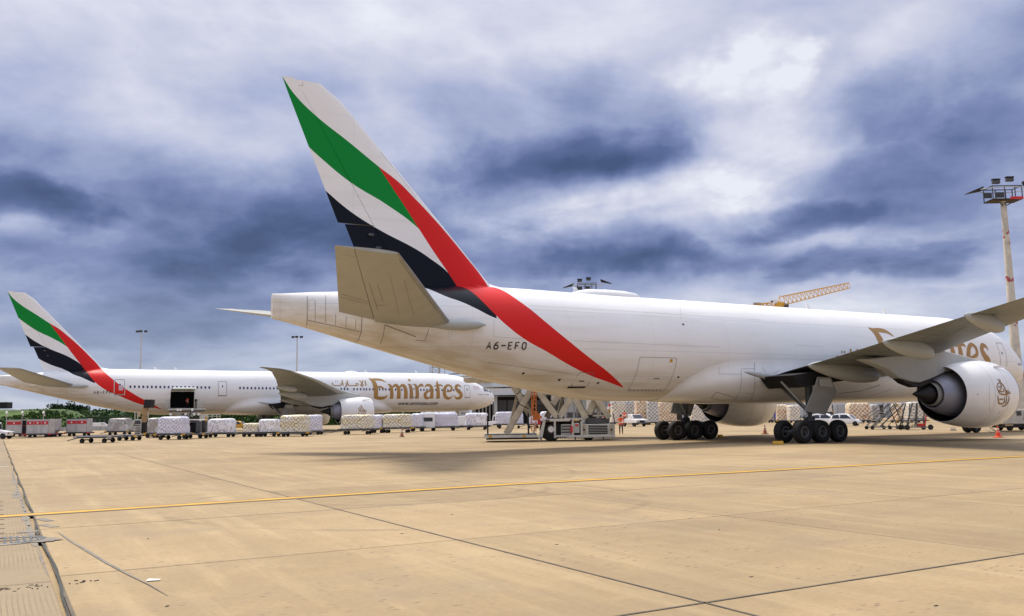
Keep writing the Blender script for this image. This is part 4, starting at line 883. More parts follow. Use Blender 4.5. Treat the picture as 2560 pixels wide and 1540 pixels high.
bpy.context.view_layer.update()
fuA = child(jetA, 'fuselage'); bfA = child(jetA, 'belly_fairing'); tpA = child(jetA, 'tailplane'); wgA = child(jetA, 'wing'); enA = child(jetA, 'engine'); nacA = child(enA, 'nacelle'); cowA = child(enA, 'core_cowl')
elA = child(tpA, 'elevator'); finA = child(jetA, 'vertical_fin')
for px, w in (([(768,740),(768,799),(766,818)], .03), ([(788,751),(788,803.6)], .02), ([(814,738),(814,807)], .02), ([(839.5,784),(838.5,813.4)], .02), ([(865.8,790),(864.6,819)], .02), ([(890,798),(888.5,823)], .02), ([(905,793),(903,829.8),(896,849.5),(887.6,857)], .035),
              ([(768,800),(903,829.8)], .035), ([(962,812),(958,840),(951,860.5)], .03), ([(771.6,750),(787,750),(787,775),(771.6,775),(771.6,750)], .018), ([(700,742),(700,797)], .015), ([(962,812),(1040,842)], .05), ([(1072,823),(1062,852),(1040,850)], .03), ([(1122,822),(1120,842),(1127,842),(1131,822)], .018),
              ([(1323,763.6),(1620,781),(1900,800)], .016), ([(1235,801),(1234,841.6),(1310,847)], .018), ([(1434,851.7),(1620,860),(1800,868)], .018), ([(1221,906),(1432,935)], .022), ([(1535,945),(1590,948)], .018), ([(1990,862),(2060,868)], .016), ([(1700,760),(1702,800)], .012)):
    trace(fuA, px, w, 'skin_seam', 'line' if w > .019 else 'line2')
for px, w in (([(1791,980),(1778,995.5),(1811,1002)], .04), ([(1791,980),(1842,994.7),(1830,1001)], .04), ([(1853,923),(1853,958),(1850,977),(1838,1001)], .025), ([(1886,905),(1887,960),(1884,985),(1876,1001)], .03), ([(1797.5,918),(1797.5,935),(1854,935)], .018), ([(1854,922),(1886,922)], .018), ([(1906,918),(1918,937)], .02), ([(1853,982),(1886,984)], .02), ([(1730,1000),(1762,1004)], .02), ([(1900,955),(1950,925)], .02), ([(2100,983),(2150,978),(2200,962)], .05), ([(2080,1002),(2160,996),(2230,972)], .03)):
    trace(bfA, px, w, 'fairing_seam', 'line')
for px, w in (([(922.7,707),(944.6,775)], .03), ([(997,648),(1060,735),(1117.5,808)], .03), ([(943,710),(957,752)], .02), ([(940,764),(962,762)], .05), ([(905,720),(915,757)], .015), ([(1010,700),(1035,790)], .015), ([(975,690),(1000,795)], .012)): trace(tpA, px, w, 'skin_seam', 'line')
for px, w in (([(854.8,735.7),(925,755)], .035), ([(853,743),(926,761)], .035), ([(846,618.6),(886,628.5)], .03)): trace(elA, px, w, 'skin_seam', 'line')
for px, w in (([(2288,838),(2380,812),(2480,775)], .03), ([(2060,914),(2110,900)], .03), ([(2330,860),(2420,815)], .03), ([(2200,868),(2260,858),(2300,862)], .05), ([(2390,825),(2410,818)], .08), ([(2450,800),(2470,790)], .08), ([(2360,800),(2372,850)], .02), ([(2430,778),(2448,822)], .02)): trace(wgA, px, w, 'skin_seam', 'line')
for px, w in (([(2368,988),(2376,988),(2376,999),(2368,999),(2368,988)], .012), ([(2362,958),(2374,966)], .012)): trace(cowA, px, w, 'cowl_seam', 'line')
for px, w in (([(2443,985),(2445,987)], .07), ([(2472,985),(2473,986)], .03), ([(2508,1026),(2500,1040),(2484,1052)], .02), ([(2500,1028),(2496,1036)], .03), ([(2473,960),(2474,1030)], .012), ([(2440,900),(2480,905),(2510,918)], .012)): trace(nacA, px, w, 'cowl_mark', 'line')
for px, w in (([(951,380),(1000,440),(1040,492)], .02), ([(893,298),(930,348)], .015), ([(757,205),(757,215),(715,207)], .03)): trace(finA, px, w, 'fin_seam', 'line2')
# ------------------------------------------------------------------ ground equipment
def spot(u, v, back=0):                                  # ground point, optionally pushed farther away
    p = at(u, v); d = Vector((p.x, p.y, 0)).normalized(); return p+d*back
def width_at(u0, u1, D): return (u1-u0)*D/F
def wheel(par, c, R, w, name='wheel', axis='Y', m='tyre', n=16):
    o = MB().lathe([(-w/2, R*.45), (-w/2, R*.9), (-w*.3, R), (w*.3, R), (w/2, R*.9), (w/2, R*.45)], axis, n, c, cap=True).build(name, M[m], par, smooth=40)
    MB().lathe([(-w/2-.01, .02), (-w/2-.01, R*.42), (w/2+.01, R*.42), (w/2+.01, .02)], axis, 12, c).build('rim', M['rim'], o)
    return o
def dolly(name, loc, rz, Ln, Wd, label, group, hz=.50, col='dgrey', corner='yellow', wheels=4):
    d = empty(name, loc, rz, label=label, cat='dolly', group=group)
    b = MB()
    for y in (-Wd/2+.05, Wd/2-.05): b.box((0, y, hz-.07), (Ln, .09, .13))
    for k in range(5): b.box((-Ln/2+.06+k*(Ln-.12)/4, 0, hz-.07), (.08, Wd-.1, .10))
    b.build('deck_frame', M[col], d)
    MB().box((0, 0, hz+.005), (Ln-.06, Wd-.2, .02)).build('deck', M['grey'], d)
    for k in range(6):
        MB().tube([(-Ln/2+.25+k*(Ln-.5)/5, -Wd/2+.12, hz+.02), (-Ln/2+.25+k*(Ln-.5)/5, Wd/2-.12, hz+.02)], .035, 6).build('roller', M['steel'], d)
    for sx in (-1, 1):
        for sy in (-1, 1): MB().box((sx*(Ln/2-.14), sy*(Wd/2-.06), hz-.05), (.30, .16, .16)).build('corner_plate', M[corner], d)
    for sx in (-1, 1):
        MB().box((sx*Ln*.30, 0, .27), (.12, Wd*.72, .10)).build('axle', M['dgrey'], d)
        for sy in (-1, 1): wheel(d, (sx*Ln*.30, sy*Wd*.38, .20), .20, .16)
    MB().bar((-Ln/2, 0, hz-.1), (-Ln/2-1.0, 0, .22), .07).build('tow_bar', M['dgrey'], d)
    return d
def cargo(name, loc, rz, sx, sy, sz, m, label, group, seed=0, taper=.05, round_=.12, cat='pallet'):
    r = random.Random(seed); nx, ny, nz = 12, 8, 8; b = MB(); from mathutils import noise as NZ
    def pt(a, c, e):                                      # -1..1 cube coordinates to a sagging bundle
        v = Vector((a, c, e)); p = 8
        n_ = (abs(a)**p+abs(c)**p+max(e, -.2)**p if e > 0 else abs(a)**p+abs(c)**p)**(1/p); k = max(abs(a), abs(c), e if e > 0 else 0)/max(n_, 1e-4)
        x, y, z = a*k, c*k, (e*k if e > 0 else e)
        w_ = 1-taper*(z+1)/2
        q = NZ.noise_vector(Vector((x*1.9+seed*3.1, y*1.9, z*1.9)))*.075+NZ.noise_vector(Vector((x*5+seed, y*5, z*5)))*.035
        return Vector((x*sx/2*w_, y*sy/2*w_, (z+1)*sz/2))+Vector((q.x*sx*.5, q.y*sy*.5, q.z*sz*.4*(1 if z > -.9 else 0)))
    def grid(f, n, m_):
        vs = [f(-1+2*i/n, -1+2*j/m_) for j in range(m_+1) for i in range(n+1)]; b.add(vs, [(j*(n+1)+i, j*(n+1)+i+1, (j+1)*(n+1)+i+1, (j+1)*(n+1)+i) for j in range(m_) for i in range(n)])
    grid(lambda a, c: pt(a, c, 1), nx, ny); grid(lambda a, c: pt(a, -1, c), nx, nz); grid(lambda a, c: pt(-a, 1, c), nx, nz); grid(lambda a, c: pt(1, a, c), ny, nz); grid(lambda a, c: pt(-1, -a, c), ny, nz)
    e = empty(name, loc, rz, label=label, cat=cat, group=group)
    o = b.build('wrapped_load', m, e, smooth=60)
    bm = bmesh.new(); bm.from_mesh(o.data); bmesh.ops.remove_doubles(bm, verts=bm.verts[:], dist=.002); bmesh.ops.recalc_face_normals(bm, faces=bm.faces[:]); bm.to_mesh(o.data); bm.free()
    MB().box((0, 0, .02), (sx*1.03, sy*1.03, .04)).build('base_sheet', M['alu'], e)
    return e
# u0, u1, top v, base v, ground v (wheels), kind of wrap, label
GR_D, GR_P = 'cargo dollies in rows beside the passenger jet', 'wrapped cargo pallets on dollies beside the passenger jet'
ROW = [(364, 392, 1045, 1081, 1095, 3, 'clear-wrapped grey load at the left end of the row, beside the large white pallet', 'yellow-cornered dolly under the clear-wrapped grey load at the left of the row'),
       (390, 456, 1042, 1083, 1099.8, 2, 'wide lilac white pallet with square folds just left of the tarpaulin rack', 'dark long dolly under the wide lilac white pallet'),
       (514, 578, 1047, 1081, 1093.5, 0, 'bulging white pallet with black scribbled straps just right of the open loader', 'dark dolly under the bulging white pallet right of the loader'),
       (604, 645, 1058, 1080, 1092.5, 1, 'lowest yellow-brown netted pallet left of the wing root', 'low dark dolly under the lowest yellow-brown pallet'),
       (643, 690, 1048, 1079, 1092.0, 0, 'white pallet with tangled black straps under the wing trailing edge', 'dark dolly under the white pallet with tangled straps'),
       (697, 766, 1038.5, 1080.5, 1091.8, 1, 'tall cream pallet banded with yellow nets below the jet wing', 'dolly with bright yellow corners under the tall cream pallet'),
       (762, 798, 1038.5, 1077, 1087.0, 2, 'narrow lilac pallet standing against the tall cream pallet', 'dark dolly under the narrow lilac pallet'),
       (849, 931, 1037, 1071, 1086.6, 1, 'long pallet crossed by diagonal yellow and blue net in front of the jet engine', 'dark long dolly under the diagonal-netted pallet by the engine'),
       (927, 956, 1037, 1070, 1083.0, 2, 'slim lilac pallet at the right edge of the engine', 'dark dolly under the slim lilac pallet by the engine'),
       (954, 1029, 1035.5, 1067.5, 1082.4, 1, 'pallet with loose yellow net right behind the striped cone', 'dolly with one yellow end plate behind the striped cone'),
       (1027, 1056, 1034, 1066, 1079.0, 2, 'narrow lilac pallet left of the small white truck cab', 'dark dolly under the narrow pallet left of the truck cab'),
       (1069, 1144, 1032, 1065, 1077, 2, 'wide lilac pallet with wavy net below the gold lettering', 'dark dolly under the wide wavy-netted pallet'),
       (1161, 1221, 1032.5, 1063, 1075, 0, 'white pallet with one wavy black strap below the jet nose', 'dark dolly under the pallet with the wavy strap'),
       (1237, 1309, 1029.5, 1059, 1071.5, 2, 'pale netted pallet behind the inclined beam at the loader front', 'dark dolly under the pallet behind the inclined beam'),
       (1322, 1346, 1030, 1059, 1071, 2, 'small pale pallet seen between the orange ladder and the loader beams', 'dark dolly behind the orange ladder'),
       (1351, 1388, 1029, 1058, 1070, 0, 'white pallet glimpsed behind the scissor arms of the cargo loader', 'dark dolly glimpsed behind the scissor arms')]
for k, (u0, u1, vt, vb, vg, w, lp, ld) in enumerate(ROW):
    c = at((u0+u1)/2, vg); D = c.y; wd = width_at(u0, u1, D)*.97; hz = (vg-vb)*D/F; ht = (vb-vt)*D/F; dp = 2.2
    rz = random.Random(k).uniform(-.03, .03); c = c+Vector((0, dp/2, 0)); hz = max(.42, hz-.08)
    dolly('cargo_dolly', (c.x, c.y, 0), rz, wd+.5, dp+.1, ld, GR_D, hz=hz, corner='yellow' if k in (0, 1, 5, 9) else 'dgrey')
    cargo('cargo_pallet', (c.x, c.y, hz+.055), rz, wd, dp, ht, WR[w], lp, GR_P, seed=k+1)
# tarpaulin rack between the two white pallets
c = at(478, 1096.9)+Vector((0, 1.1, 0)); dolly('cargo_dolly', (c.x, c.y, 0), 0, 2.6, 2.2, 'dolly with yellow end plates under the see-through wrapped rack', GR_D, hz=.5, corner='yellow')
rk = empty('wrapped_rack', (c.x, c.y, .56), 0, label='half-empty rack under a clear dull sheet, dark opening in front', cat='cargo rack')
b = MB()
for sx in (-.85, .85):
    for sy in (-.9, .9): b.bar((sx, sy, 0), (sx, sy, 1.25), .06)
b.build('post', M['lgrey'], rk); MB().add([(-.95, -1, 1.3), (.95, -1, 1.22), (.95, 1, 1.28), (-.95, 1, 1.32), (-1.0, -1.02, .9), (-.95, 1, .8)], [(0, 1, 2, 3), (0, 3, 5, 4)]).build('roof_sheet', WR[3], rk)
MB().box((.62, -.93, .6), (.5, .04, 1.0)).build('grey_panel', M['dgrey'], rk); MB().box((-.1, .3, .5), (1.3, .9, 1.0)).build('load', M['void'], rk, bevel=.1); MB().box((-.72, -.9, .6), (.3, .1, 1.1)).build('wrap_flap', WR[3], rk, bevel=.03)
# two empty dollies in front at the left
c = at(230, 1108)+Vector((0, 1.0, 0)); dolly('empty_dolly', (c.x, c.y, 0), .02, 3.1, 2.2, 'empty bare steel dolly standing foremost at the left', 'empty dollies in front of the row', hz=.55, corner='steel')
c = at(312, 1102)+Vector((0, 1.0, 0)); dolly('empty_dolly', (c.x, c.y, 0), .05, 2.0, 2.2, 'empty dolly with yellow ends behind the foremost bare one', 'empty dollies in front of the row', hz=.5, corner='yellow')

# red banded containers
def container(loc, rz, w, d, h, label, panels=2, chamfer=0, hz=.45, dark=False):
    e = empty('air_container', (loc[0], loc[1], hz), rz, label=label, cat='container', group='red banded air containers')
    x = w/2; pl = [(-x, 0), (x-chamfer, 0), (x, chamfer*.9), (x, h), (-x, h)] if chamfer else [(-x, 0), (x, 0), (x, h), (-x, h)]
    MB().prism(pl, d, lambda a, b, c: Vector((a, c, b))).build('shell', M['contw'], e, bevel=.02)
    MB().box((0, -d/2-.008, h*.74), (w*.94, .012, h*.24)).build('red_band', M['red'], e)
    for k in range(panels+1): MB().box((-x+w*k/panels if 0 < k < panels else (-x+.03 if k == 0 else x-.03), -d/2-.018, h/2), (.05, .02, h)).build('edge_rail', M['steel'], e)
    MB().box((0, -d/2-.016, h-.03), (w, .02, .06)).build('edge_rail', M['steel'], e)
    for k in range(panels): MB().box((-x+w*(k+.5)/panels, -d/2-.02, h*.74), (.18, .01, .16)).build('band_emblem', M['white'], e)
    if dark: MB().box((x-w*.13, -d/2-.012, h*.5), (w*.24, .02, h*.96)).build('open_side', M['void'], e)
    dolly('container_dolly', (loc[0], loc[1], 0), rz, w+.5, d, 'red-ended dolly under the '+label.split(' container')[0]+' container', 'dollies under the red banded containers', hz=hz-.03, corner='red')
    return e
c = at(33, 1092)+Vector((0, .8, 0)); container(c, 0, 1.95, 1.5, 1.72, 'short grey container with red band behind the white tug cab', 1)
c = at(92, 1093.5)+Vector((0, .8, 0)); container(c, 0, 2.7, 1.5, 1.72, 'longest three-panel container with red band and dark open left edge', 3)
c = at(126, 1092)+Vector((0, .8, 0)); container(c, 0, 1.05, 1.5, 1.72, 'chamfered container with red band joined to the longest one', 1, chamfer=.45)
c = at(190, 1090.5)+Vector((0, .8, 0)); container(c, 0, 2.6, 1.5, 1.66, 'lone container with pale red band right of the others', 2, hz=.5)
c = at(57, 1093)+Vector((0, .9, 0)); t = empty('open_container', (c.x, c.y, .42), 0, label='dark brown open container squeezed between two red banded ones', cat='container')
MB().box((0, 0, .8), (.62, 1.3, 1.6)).build('shell', M['void'], t, bevel=.02); MB().box((-.3, -.66, .8), (.05, .03, 1.6)).build('edge_rail', M['steel'], t); MB().box((.1, -.66, .95), (.5, .03, .04)).build('strap', M['red'], t)
c = at(291, 1088)+Vector((0, 1, 0)); dolly('cargo_dolly', (c.x, c.y, 0), 0, 3.1, 2.1, 'dolly under the rounded clear-wrapped bundle left of the belt loader', GR_D, hz=.5)
cargo('cargo_pallet', (c.x, c.y, .555), 0, 2.85, 2.0, 1.62, WR[3], 'rounded clear-wrapped bundle with pink and tan boxes inside', GR_P, seed=33, taper=.12)
# white tug at the left edge
def tug(loc, rz, label, body='white'):
    e = empty('baggage_tug', loc, rz, label=label, cat='tractor')
    MB().prism([(-1.4, .35), (1.3, .35), (1.45, .8), (.5, .95), (.1, 1.0), (-1.4, 1.0)], 1.4, lambda a, b, c: Vector((a, c, b))).build('body', M[body], e, bevel=.04)
    MB().prism([(-1.1, 1.0), (.1, 1.0), (-.05, 1.85), (-1.05, 1.9)], 1.25, lambda a, b, c: Vector((a, c, b))).build('cab', M[body], e, bevel=.04)
    for s in (-1, 1): MB().prism([(-.95, 1.08), (-.05, 1.08), (-.18, 1.72), (-.92, 1.74)], .02, lambda a, b, c, s=s: Vector((a, s*.635+c, b))).build('side_window', M['glass'], e)
    MB().prism([(-.5, 1.1), (.5, 1.1), (.5, 1.7), (-.5, 1.7)], .02, lambda a, b, c: Vector((.11-.17*(b-1)+c, a, b))).build('windscreen', M['glass'], e)
    for sx in (-.9, .9):
        for sy in (-.62, .62): wheel(e, (sx, sy, .33), .33, .22)
    for s in (-1, 1): MB().lathe([(0, .01), (.02, .1), (.05, .1)], 'X', 12, (1.4, s*.5, .65)).build('headlight', M['glass'], e)
    return e
c = at(-14, 1098)+Vector((0, .7, 0)); tug((c.x, c.y, 0), 0, 'white tug with a low cab, cut off by the left edge of the photo')
c = at(1232, 1070); tug((c.x, c.y+.6, 0), PI, 'white tractor with a boxy cab left of the pale netted pallet by the nose')
# small white truck cabs among the pallets
def van(loc, rz, label, Ln=4.6, h=2.0, cat='van', name='white_van', col='white'):
    e = empty(name, loc, rz, label=label, cat=cat)
    x = Ln/2
    MB().prism([(-x, .4), (x, .4), (x, .95), (x-.5, 1.15), (x-1.2, h), (-x+.1, h), (-x, h-.15)], 1.8, lambda a, b, c: Vector((a, c, b))).build('body', M[col], e, bevel=.05)
    for s in (-1, 1):
        MB().prism([(x-1.7, 1.15), (x-.75, 1.15), (x-1.3, h-.2), (x-1.7, h-.2)], .02, lambda a, b, c, s=s: Vector((a, s*.905+c, b))).build('side_window', M['glass'], e)
        for sx in (-x+.9, x-.8): wheel(e, (sx, s*.78, .33), .33, .2)
    MB().add([(x-.52, -.75, 1.2), (x-.52, .75, 1.2), (x-1.13, .7, h-.12), (x-1.13, -.7, h-.12)], [(0, 1, 2, 3)]).build('windscreen', M['glass'], e).location = (.03, 0, .02)
    for sx in (-x+.1,): MB().box((-x-.005, 0, 1.45), (.02, 1.3, .5)).build('rear_window', M['glass'], e)
    for s in (-1, 1): MB().box((x, s*.7, .8), (.04, .25, .14)).build('headlight', M['steel'], e)
    MB().box((x+.03, 0, .5), (.1, 1.7, .2)).build('bumper', M['dgrey'], e)
    return e
c = at(1062, 1078); van((c.x+.1, c.y+2.4, 0), PI/2+.1, 'white high van end-on with a dark rear window between two pallets', h=2.3)
c = at(1150, 1071); van((c.x, c.y+2.6, 0), .15, 'white minivan mostly hidden behind the nose wheel area', h=1.8)
c = at(248, 1074.5); v_ = van((c.x, c.y+1, 0), 0, 'low white van beyond the containers, brown band along its side', Ln=3.9, h=1.5); MB().box((-.2, -.92, .55), (3.0, .02, .3)).build('side_band', M['bark'], v_)
# yellow car beyond
def car(loc, rz, label, col, Ln=3.55, hh=1.48, wd=1.62, group=None, name='parked_car'):
    e = empty(name, loc, rz, label=label, cat='car', group=group)
    st = [(-.50, .34, .72, .86), (-.485, .26, .86, .93), (-.40, .24, .90, .98), (-.2, .22, .90, 1.0), (.1, .22, .88, 1.0), (.3, .22, .84, .98), (.42, .24, .72, .93), (.485, .28, .60, .82), (.50, .36, .52, .70)]
    rings = []
    for (t, z0, z1, w) in st:
        z1 *= hh/1.48; hw = wd/2*w; rings.append([Vector((t*Ln, y*hw, z)) for y, z in ((-.9, z0), (-1, z0+.12), (-1.0, z1-.22), (-.93, z1-.05), (-.6, z1), (.6, z1), (.93, z1-.05), (1.0, z1-.22), (1, z0+.12), (.9, z0))])
    MB().loft(rings).build('body', M[col], e, smooth=50)
    gs = [(-.46, .88, .90), (-.40, 1.30, .84), (-.22, 1.46, .80), (.02, 1.48, .79), (.14, 1.36, .80), (.33, .84, .88)]; rings = []
    for (t, z, w) in gs:
        hw = wd/2*w; z *= hh/1.48; z0 = .84*hh/1.48; rings.append([Vector((t*Ln, y*hw, q)) for y, q in ((-1.06, z0), (-.98, z0+(z-z0)*.5), (-.86, max(z0, z-.05)), (-.5, z), (.5, z), (.86, max(z0, z-.05)), (.98, z0+(z-z0)*.5), (1.06, z0))])
    MB().loft(rings).build('cabin_shell', M[col], e, smooth=50)
    for s in (-1, 1):
        for (a0, a1, a2, a3) in ((-.40, -.15, -.19, -.37), (-.13, .23, .07, -.13)):
            MB().add([(a0*Ln, s*wd/2*.925, .90), (a1*Ln, s*wd/2*.925, .90), (a2*Ln, s*wd/2*.80, 1.33), (a3*Ln, s*wd/2*.80, 1.31)], [(0, 1, 2, 3)]).build('side_window', M['glass'], e)
        for sx in (-.34, .33): wheel(e, (sx*Ln, s*(wd/2-.10), .29), .29, .19, n=22)
        MB().lathe([(0, .01), (.05, .13), (.02, .15)], 'X', 12, (.478*Ln, s*wd*.33, .66)).build('headlight', M['steel'], e)
    MB().add([(.315*Ln, -wd*.40, .89), (.315*Ln, wd*.40, .89), (.15*Ln, wd*.34, 1.36), (.15*Ln, -wd*.34, 1.36)], [(0, 1, 2, 3)]).build('windscreen', M['glass'], e).location = (.03, 0, .02)
    MB().add([(-.47*Ln, -wd*.40, .93), (-.47*Ln, wd*.40, .93), (-.41*Ln, wd*.34, 1.28), (-.41*Ln, -wd*.34, 1.28)], [(0, 1, 2, 3)]).build('rear_window', M['glass'], e).location = (-.03, 0, .0)
    MB().box((.497*Ln, 0, .36), (.06, wd*.62, .16)).build('grille', M['black'], e, bevel=.02); MB().box((.515*Ln, 0, .45), (.02, .5, .11)).build('number_plate', M['white'], e)
    return e
c = at(2062, 1064); car((c.x+.6, c.y+1.2, 0), -.52, 'white hatchback with black windscreen surround directly behind the near wheels', 'white', Ln=3.9, hh=1.52, group='white hatchbacks behind the near wheels')
c = at(2121, 1065); car((c.x, c.y+.9, 0), -.50, 'rounded white small hatchback right of the near wheels, fully in view', 'white', group='white hatchbacks behind the near wheels')
c = at(580, 1073); car((c.x, c.y+4, 0), -.2, 'yellow car partly hidden behind the bulging white pallet', 'yellow', Ln=4.2)

# ---- people
def person(loc, rz, label, h=1.78, vest='hivis', arms='down', seated=False, skin='skin'):
    e = empty('person', loc, rz, label=label, cat='person'); s = h/1.78
    J = {}; V = []; E = []; R = []
    def j(n, p, r, par=None):
        V.append(tuple(c_*s for c_ in p)); R.append(r*s); J[n] = len(V)-1
        if par is not None: E.append((J[par], J[n]))
    j('pelvis', (0, 0, .95), .13); j('waist', (0, 0, 1.10), .12, 'pelvis'); j('chest', (0, .0, 1.32), .155, 'waist'); j('neck', (0, 0, 1.50), .06, 'chest'); j('head', (0, .02, 1.62), .09, 'neck'); j('crown', (0, .02, 1.72), .07, 'head')
    for q, n in ((-1, 'l'), (1, 'r')):
        if seated: ft = [(q*.10, .0, .92), (q*.12, .42, .92), (q*.12, .46, .50), (q*.12, .60, .46)]
        else: ft = [(q*.10, 0, .88), (q*.12, .02, .48), (q*.13, -.01+.04*q, .09), (q*.14, .12+.04*q, .04)]
        j('hip'+n, ft[0], .10, 'pelvis'); j('knee'+n, ft[1], .065, 'hip'+n); j('ankle'+n, ft[2], .05, 'knee'+n); j('toe'+n, ft[3], .045, 'ankle'+n)
        ar = [(q*.20, 0, 1.42), (q*.27, -.02, 1.14), (q*.26, .10, .90), (q*.25, .12, .82)] if arms == 'down' else [(q*.20, 0, 1.42), (q*.25, .12, 1.18), (q*.10, .32, 1.16), (q*.05, .38, 1.18)]
        j('sh'+n, ar[0], .065, 'chest'); j('el'+n, ar[1], .05, 'sh'+n); j('wr'+n, ar[2], .036, 'el'+n); j('hand'+n, ar[3], .04, 'wr'+n)
    me = bpy.data.meshes.new('body'); me.from_pydata(V, E, []); ob = bpy.data.objects.new('body', me); C.objects.link(ob)
    sk = ob.modifiers.new('s', 'SKIN'); sb = ob.modifiers.new('u', 'SUBSURF'); sb.levels = sb.render_levels = 1
    for i, r in enumerate(R): me.skin_vertices[0].data[i].radius = (r, r*.8 if i in (0, 1, 2) else r); me.skin_vertices[0].data[i].use_root = (i == 0)
    dg = bpy.context.evaluated_depsgraph_get(); m2 = bpy.data.meshes.new_from_object(ob.evaluated_get(dg)); ob.modifiers.clear(); ob.data = m2
    m2.materials.clear(); m2.materials.append(M['navy']); m2.materials.append(M[vest]); m2.materials.append(M['skin']); m2.materials.append(M['reflect'])
    for p in m2.polygons:
        z = p.center.z/s; x = abs(p.center.x/s); p.use_smooth = True
        armz = x > .18 and z > .8
        p.material_index = 2 if z > 1.50 or (armz and z < .90 and arms == 'down') or (arms != 'down' and p.center.y/s > .30 and z > 1.0) else (1 if z > .86 else 0)
        if p.material_index == 1 and (1.03 < z < 1.09 or 1.2 < z < 1.24): p.material_index = 3
    ob.parent = e
    MB().lathe([(1.60, .098), (1.66, .112), (1.72, .105), (1.77, .07), (1.79, .01)], 'Z', 14, (0, 0, 0)).build('hair', M['navy'], e, smooth=60).scale = (s, s*1.05, s)
    MB().box((0, .115*s, 1.615*s), (.03*s, .04*s, .045*s)).build('nose', M['skin'], e, bevel=.008)
    for q in (-1, 1): MB().box((q*.035*s, .098*s, 1.645*s), (.022*s, .012*s, .012*s)).build('eye', M['navy'], e)
    return e
M['reflect'] = mat('reflective_tape', (.75, .74, .6), .4)
c = at(1553, 1085.6); person((c.x, c.y, 0), PI, 'person standing in orange high-visibility jacket and dark trousers right of the loader')

# ---- main deck loader beyond the near jet
ld = empty('cargo_loader', tuple(at(1400, 1103)), 0, label='large cream scissor-lift cargo loader with orange ladder under the near jet', cat='loader')
o0 = ld.location.copy()
def pl(u, v, D): return atd(u, v, D)-o0
DL = 62.8
C3 = lambda x, y: (1180+x/5.363, 940+y/5.363)
def q3(x, y, D=DL): return pl(*C3(x, y), D)
def face_box(nm, x0, y0, x1, y1, depth, m, D=DL, bevel=.02, par=ld):
    a = q3(x0, y1, D); b_ = q3(x1, y0, D); c_ = (a+b_)/2; return MB().box((c_.x, c_.y+depth/2, c_.z), (abs(b_.x-a.x), depth, abs(b_.z-a.z))).build(nm, M[m], par, bevel=bevel)
# forward platform
face_box('front_platform', 160, 785, 880, 835, 3.4, 'offwhite'); face_box('platform_lip', 150, 770, 870, 786, 3.5, 'cream'); face_box('platform_skirt', 190, 832, 900, 856, 3.0, 'void')
for x in (245, 700): face_box('yellow_plate', x-18, 792, x+18, 826, .02, 'yellow', DL-.03, 0)
for x in (210, 755): face_box('black_post', x-9, 530 if x == 210 else 490, x+9, 780, .12, 'black')
# chassis
face_box('chassis_top_rail', 940, 568, 1480, 612, .35, 'offwhite'); face_box('chassis_sill', 1100, 792, 1480, 834, .35, 'offwhite')
for x in (1112, 1352, 1470): face_box('chassis_post', x-12, 606, x+12, 796, .3, 'offwhite')
MB().prism([(950, 612), (985, 612), (940, 850), (880, 850)], .4, lambda a, b, c: q3(a, b)+Vector((0, .2+c, 0))).build('slanted_guard', M['offwhite'], ld)
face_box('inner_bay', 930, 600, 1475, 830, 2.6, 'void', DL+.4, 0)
face_box('hydraulic_tank', 1195, 645, 1340, 795, .3, 'lgrey', DL+.12)
for y in (672, 712, 752): face_box('tank_rib', 1200, y-7, 1335, y+7, .05, 'void', DL+.06, 0)
face_box('red_bottle', 1322, 670, 1350, 762, .15, 'red', DL-.02); face_box('control_box', 1370, 628, 1440, 766, .2, 'lgrey', DL-.02); face_box('gauge', 1385, 645, 1425, 670, .02, 'red', DL-.06, 0)
for x in (1000, 1030): face_box('stencil', x-14, 585, x+10, 606, .01, 'ink', DL-.02, 0)
for x, m in ((1330, 'ink'), (1385, 'yellow'), (1425, 'yellow'), (1455, 'ink')): face_box('placard', x-14, 585, x+10, 606, .01, m, DL-.02, 0)
for k in range(6): MB().prism([(0, 0), (14, 0), (24, -18), (10, -18)], .01, lambda a, b, c, k=k: q3(1125+k*25+a, 830+b, DL-.02)+Vector((0, c, 0))).build('hazard_stripe', M['black'], ld)
face_box('work_light', 1000, 632, 1080, 660, .1, 'white', DL+.25)
# engine house with louvres
face_box('engine_house', 1482, 640, 1915, 826, 3.2, 'offwhite', DL+.2, .04)
face_box('engine_house_bumper', 1480, 790, 1920, 828, .2, 'offwhite', DL+.05)
face_box('louvre_opening', 1565, 655, 1815, 778, .05, 'void', DL+.17, 0)
for y in (668, 690, 712, 735, 757): face_box('louvre', 1568, y-5, 1812, y+5, .08, 'lgrey', DL+.1, 0)
for x in (1503, 1870):
    face_box('vent_panel', x-22, 655, x+22, 778, .02, 'cream', DL+.15, 0); c_ = q3(x, 720, DL+.1); MB().lathe([(-.02, .0), (-.02, .07), (.0, .07)], 'Y', 12, c_).build('cap', M['ink'], ld)
    face_box('stencil', x-20, 625, x+25, 640, .01, 'ink', DL+.17, 0)
face_box('machinery', 1540, 560, 1840, 642, 2.0, 'dgrey', DL+.5, .05); face_box('upper_frame', 1620, 520, 1800, 545, 1.6, 'cream', DL+.5)
face_box('driver_seat_back', 1555, 520, 1650, 580, .5, 'black', DL+.6); face_box('yellow_tank', 1800, 450, 1855, 500, .6, 'yellow', DL+2.5)
MB().tube([q3(1887, 490), q3(1900, 560), q3(1925, 645)], .035).build('handrail', M['dgrey'], ld); MB().tube([q3(1410, 320, DL+1), q3(1412, 560, DL+1)], .07).build('hydraulic_ram', M['steel'], ld); MB().tube([q3(1275, 500, DL+1), q3(1275, 565, DL+1)], .04).build('post', M['steel'], ld)
for (x, y, R) in ((1062, 778, .82), (1560, 830, .45)): 
    c_ = q3(x, y, DL+.5); c_.z = R; wheel(ld, (c_.x, c_.y, R), R, .5, axis='Y', n=30)
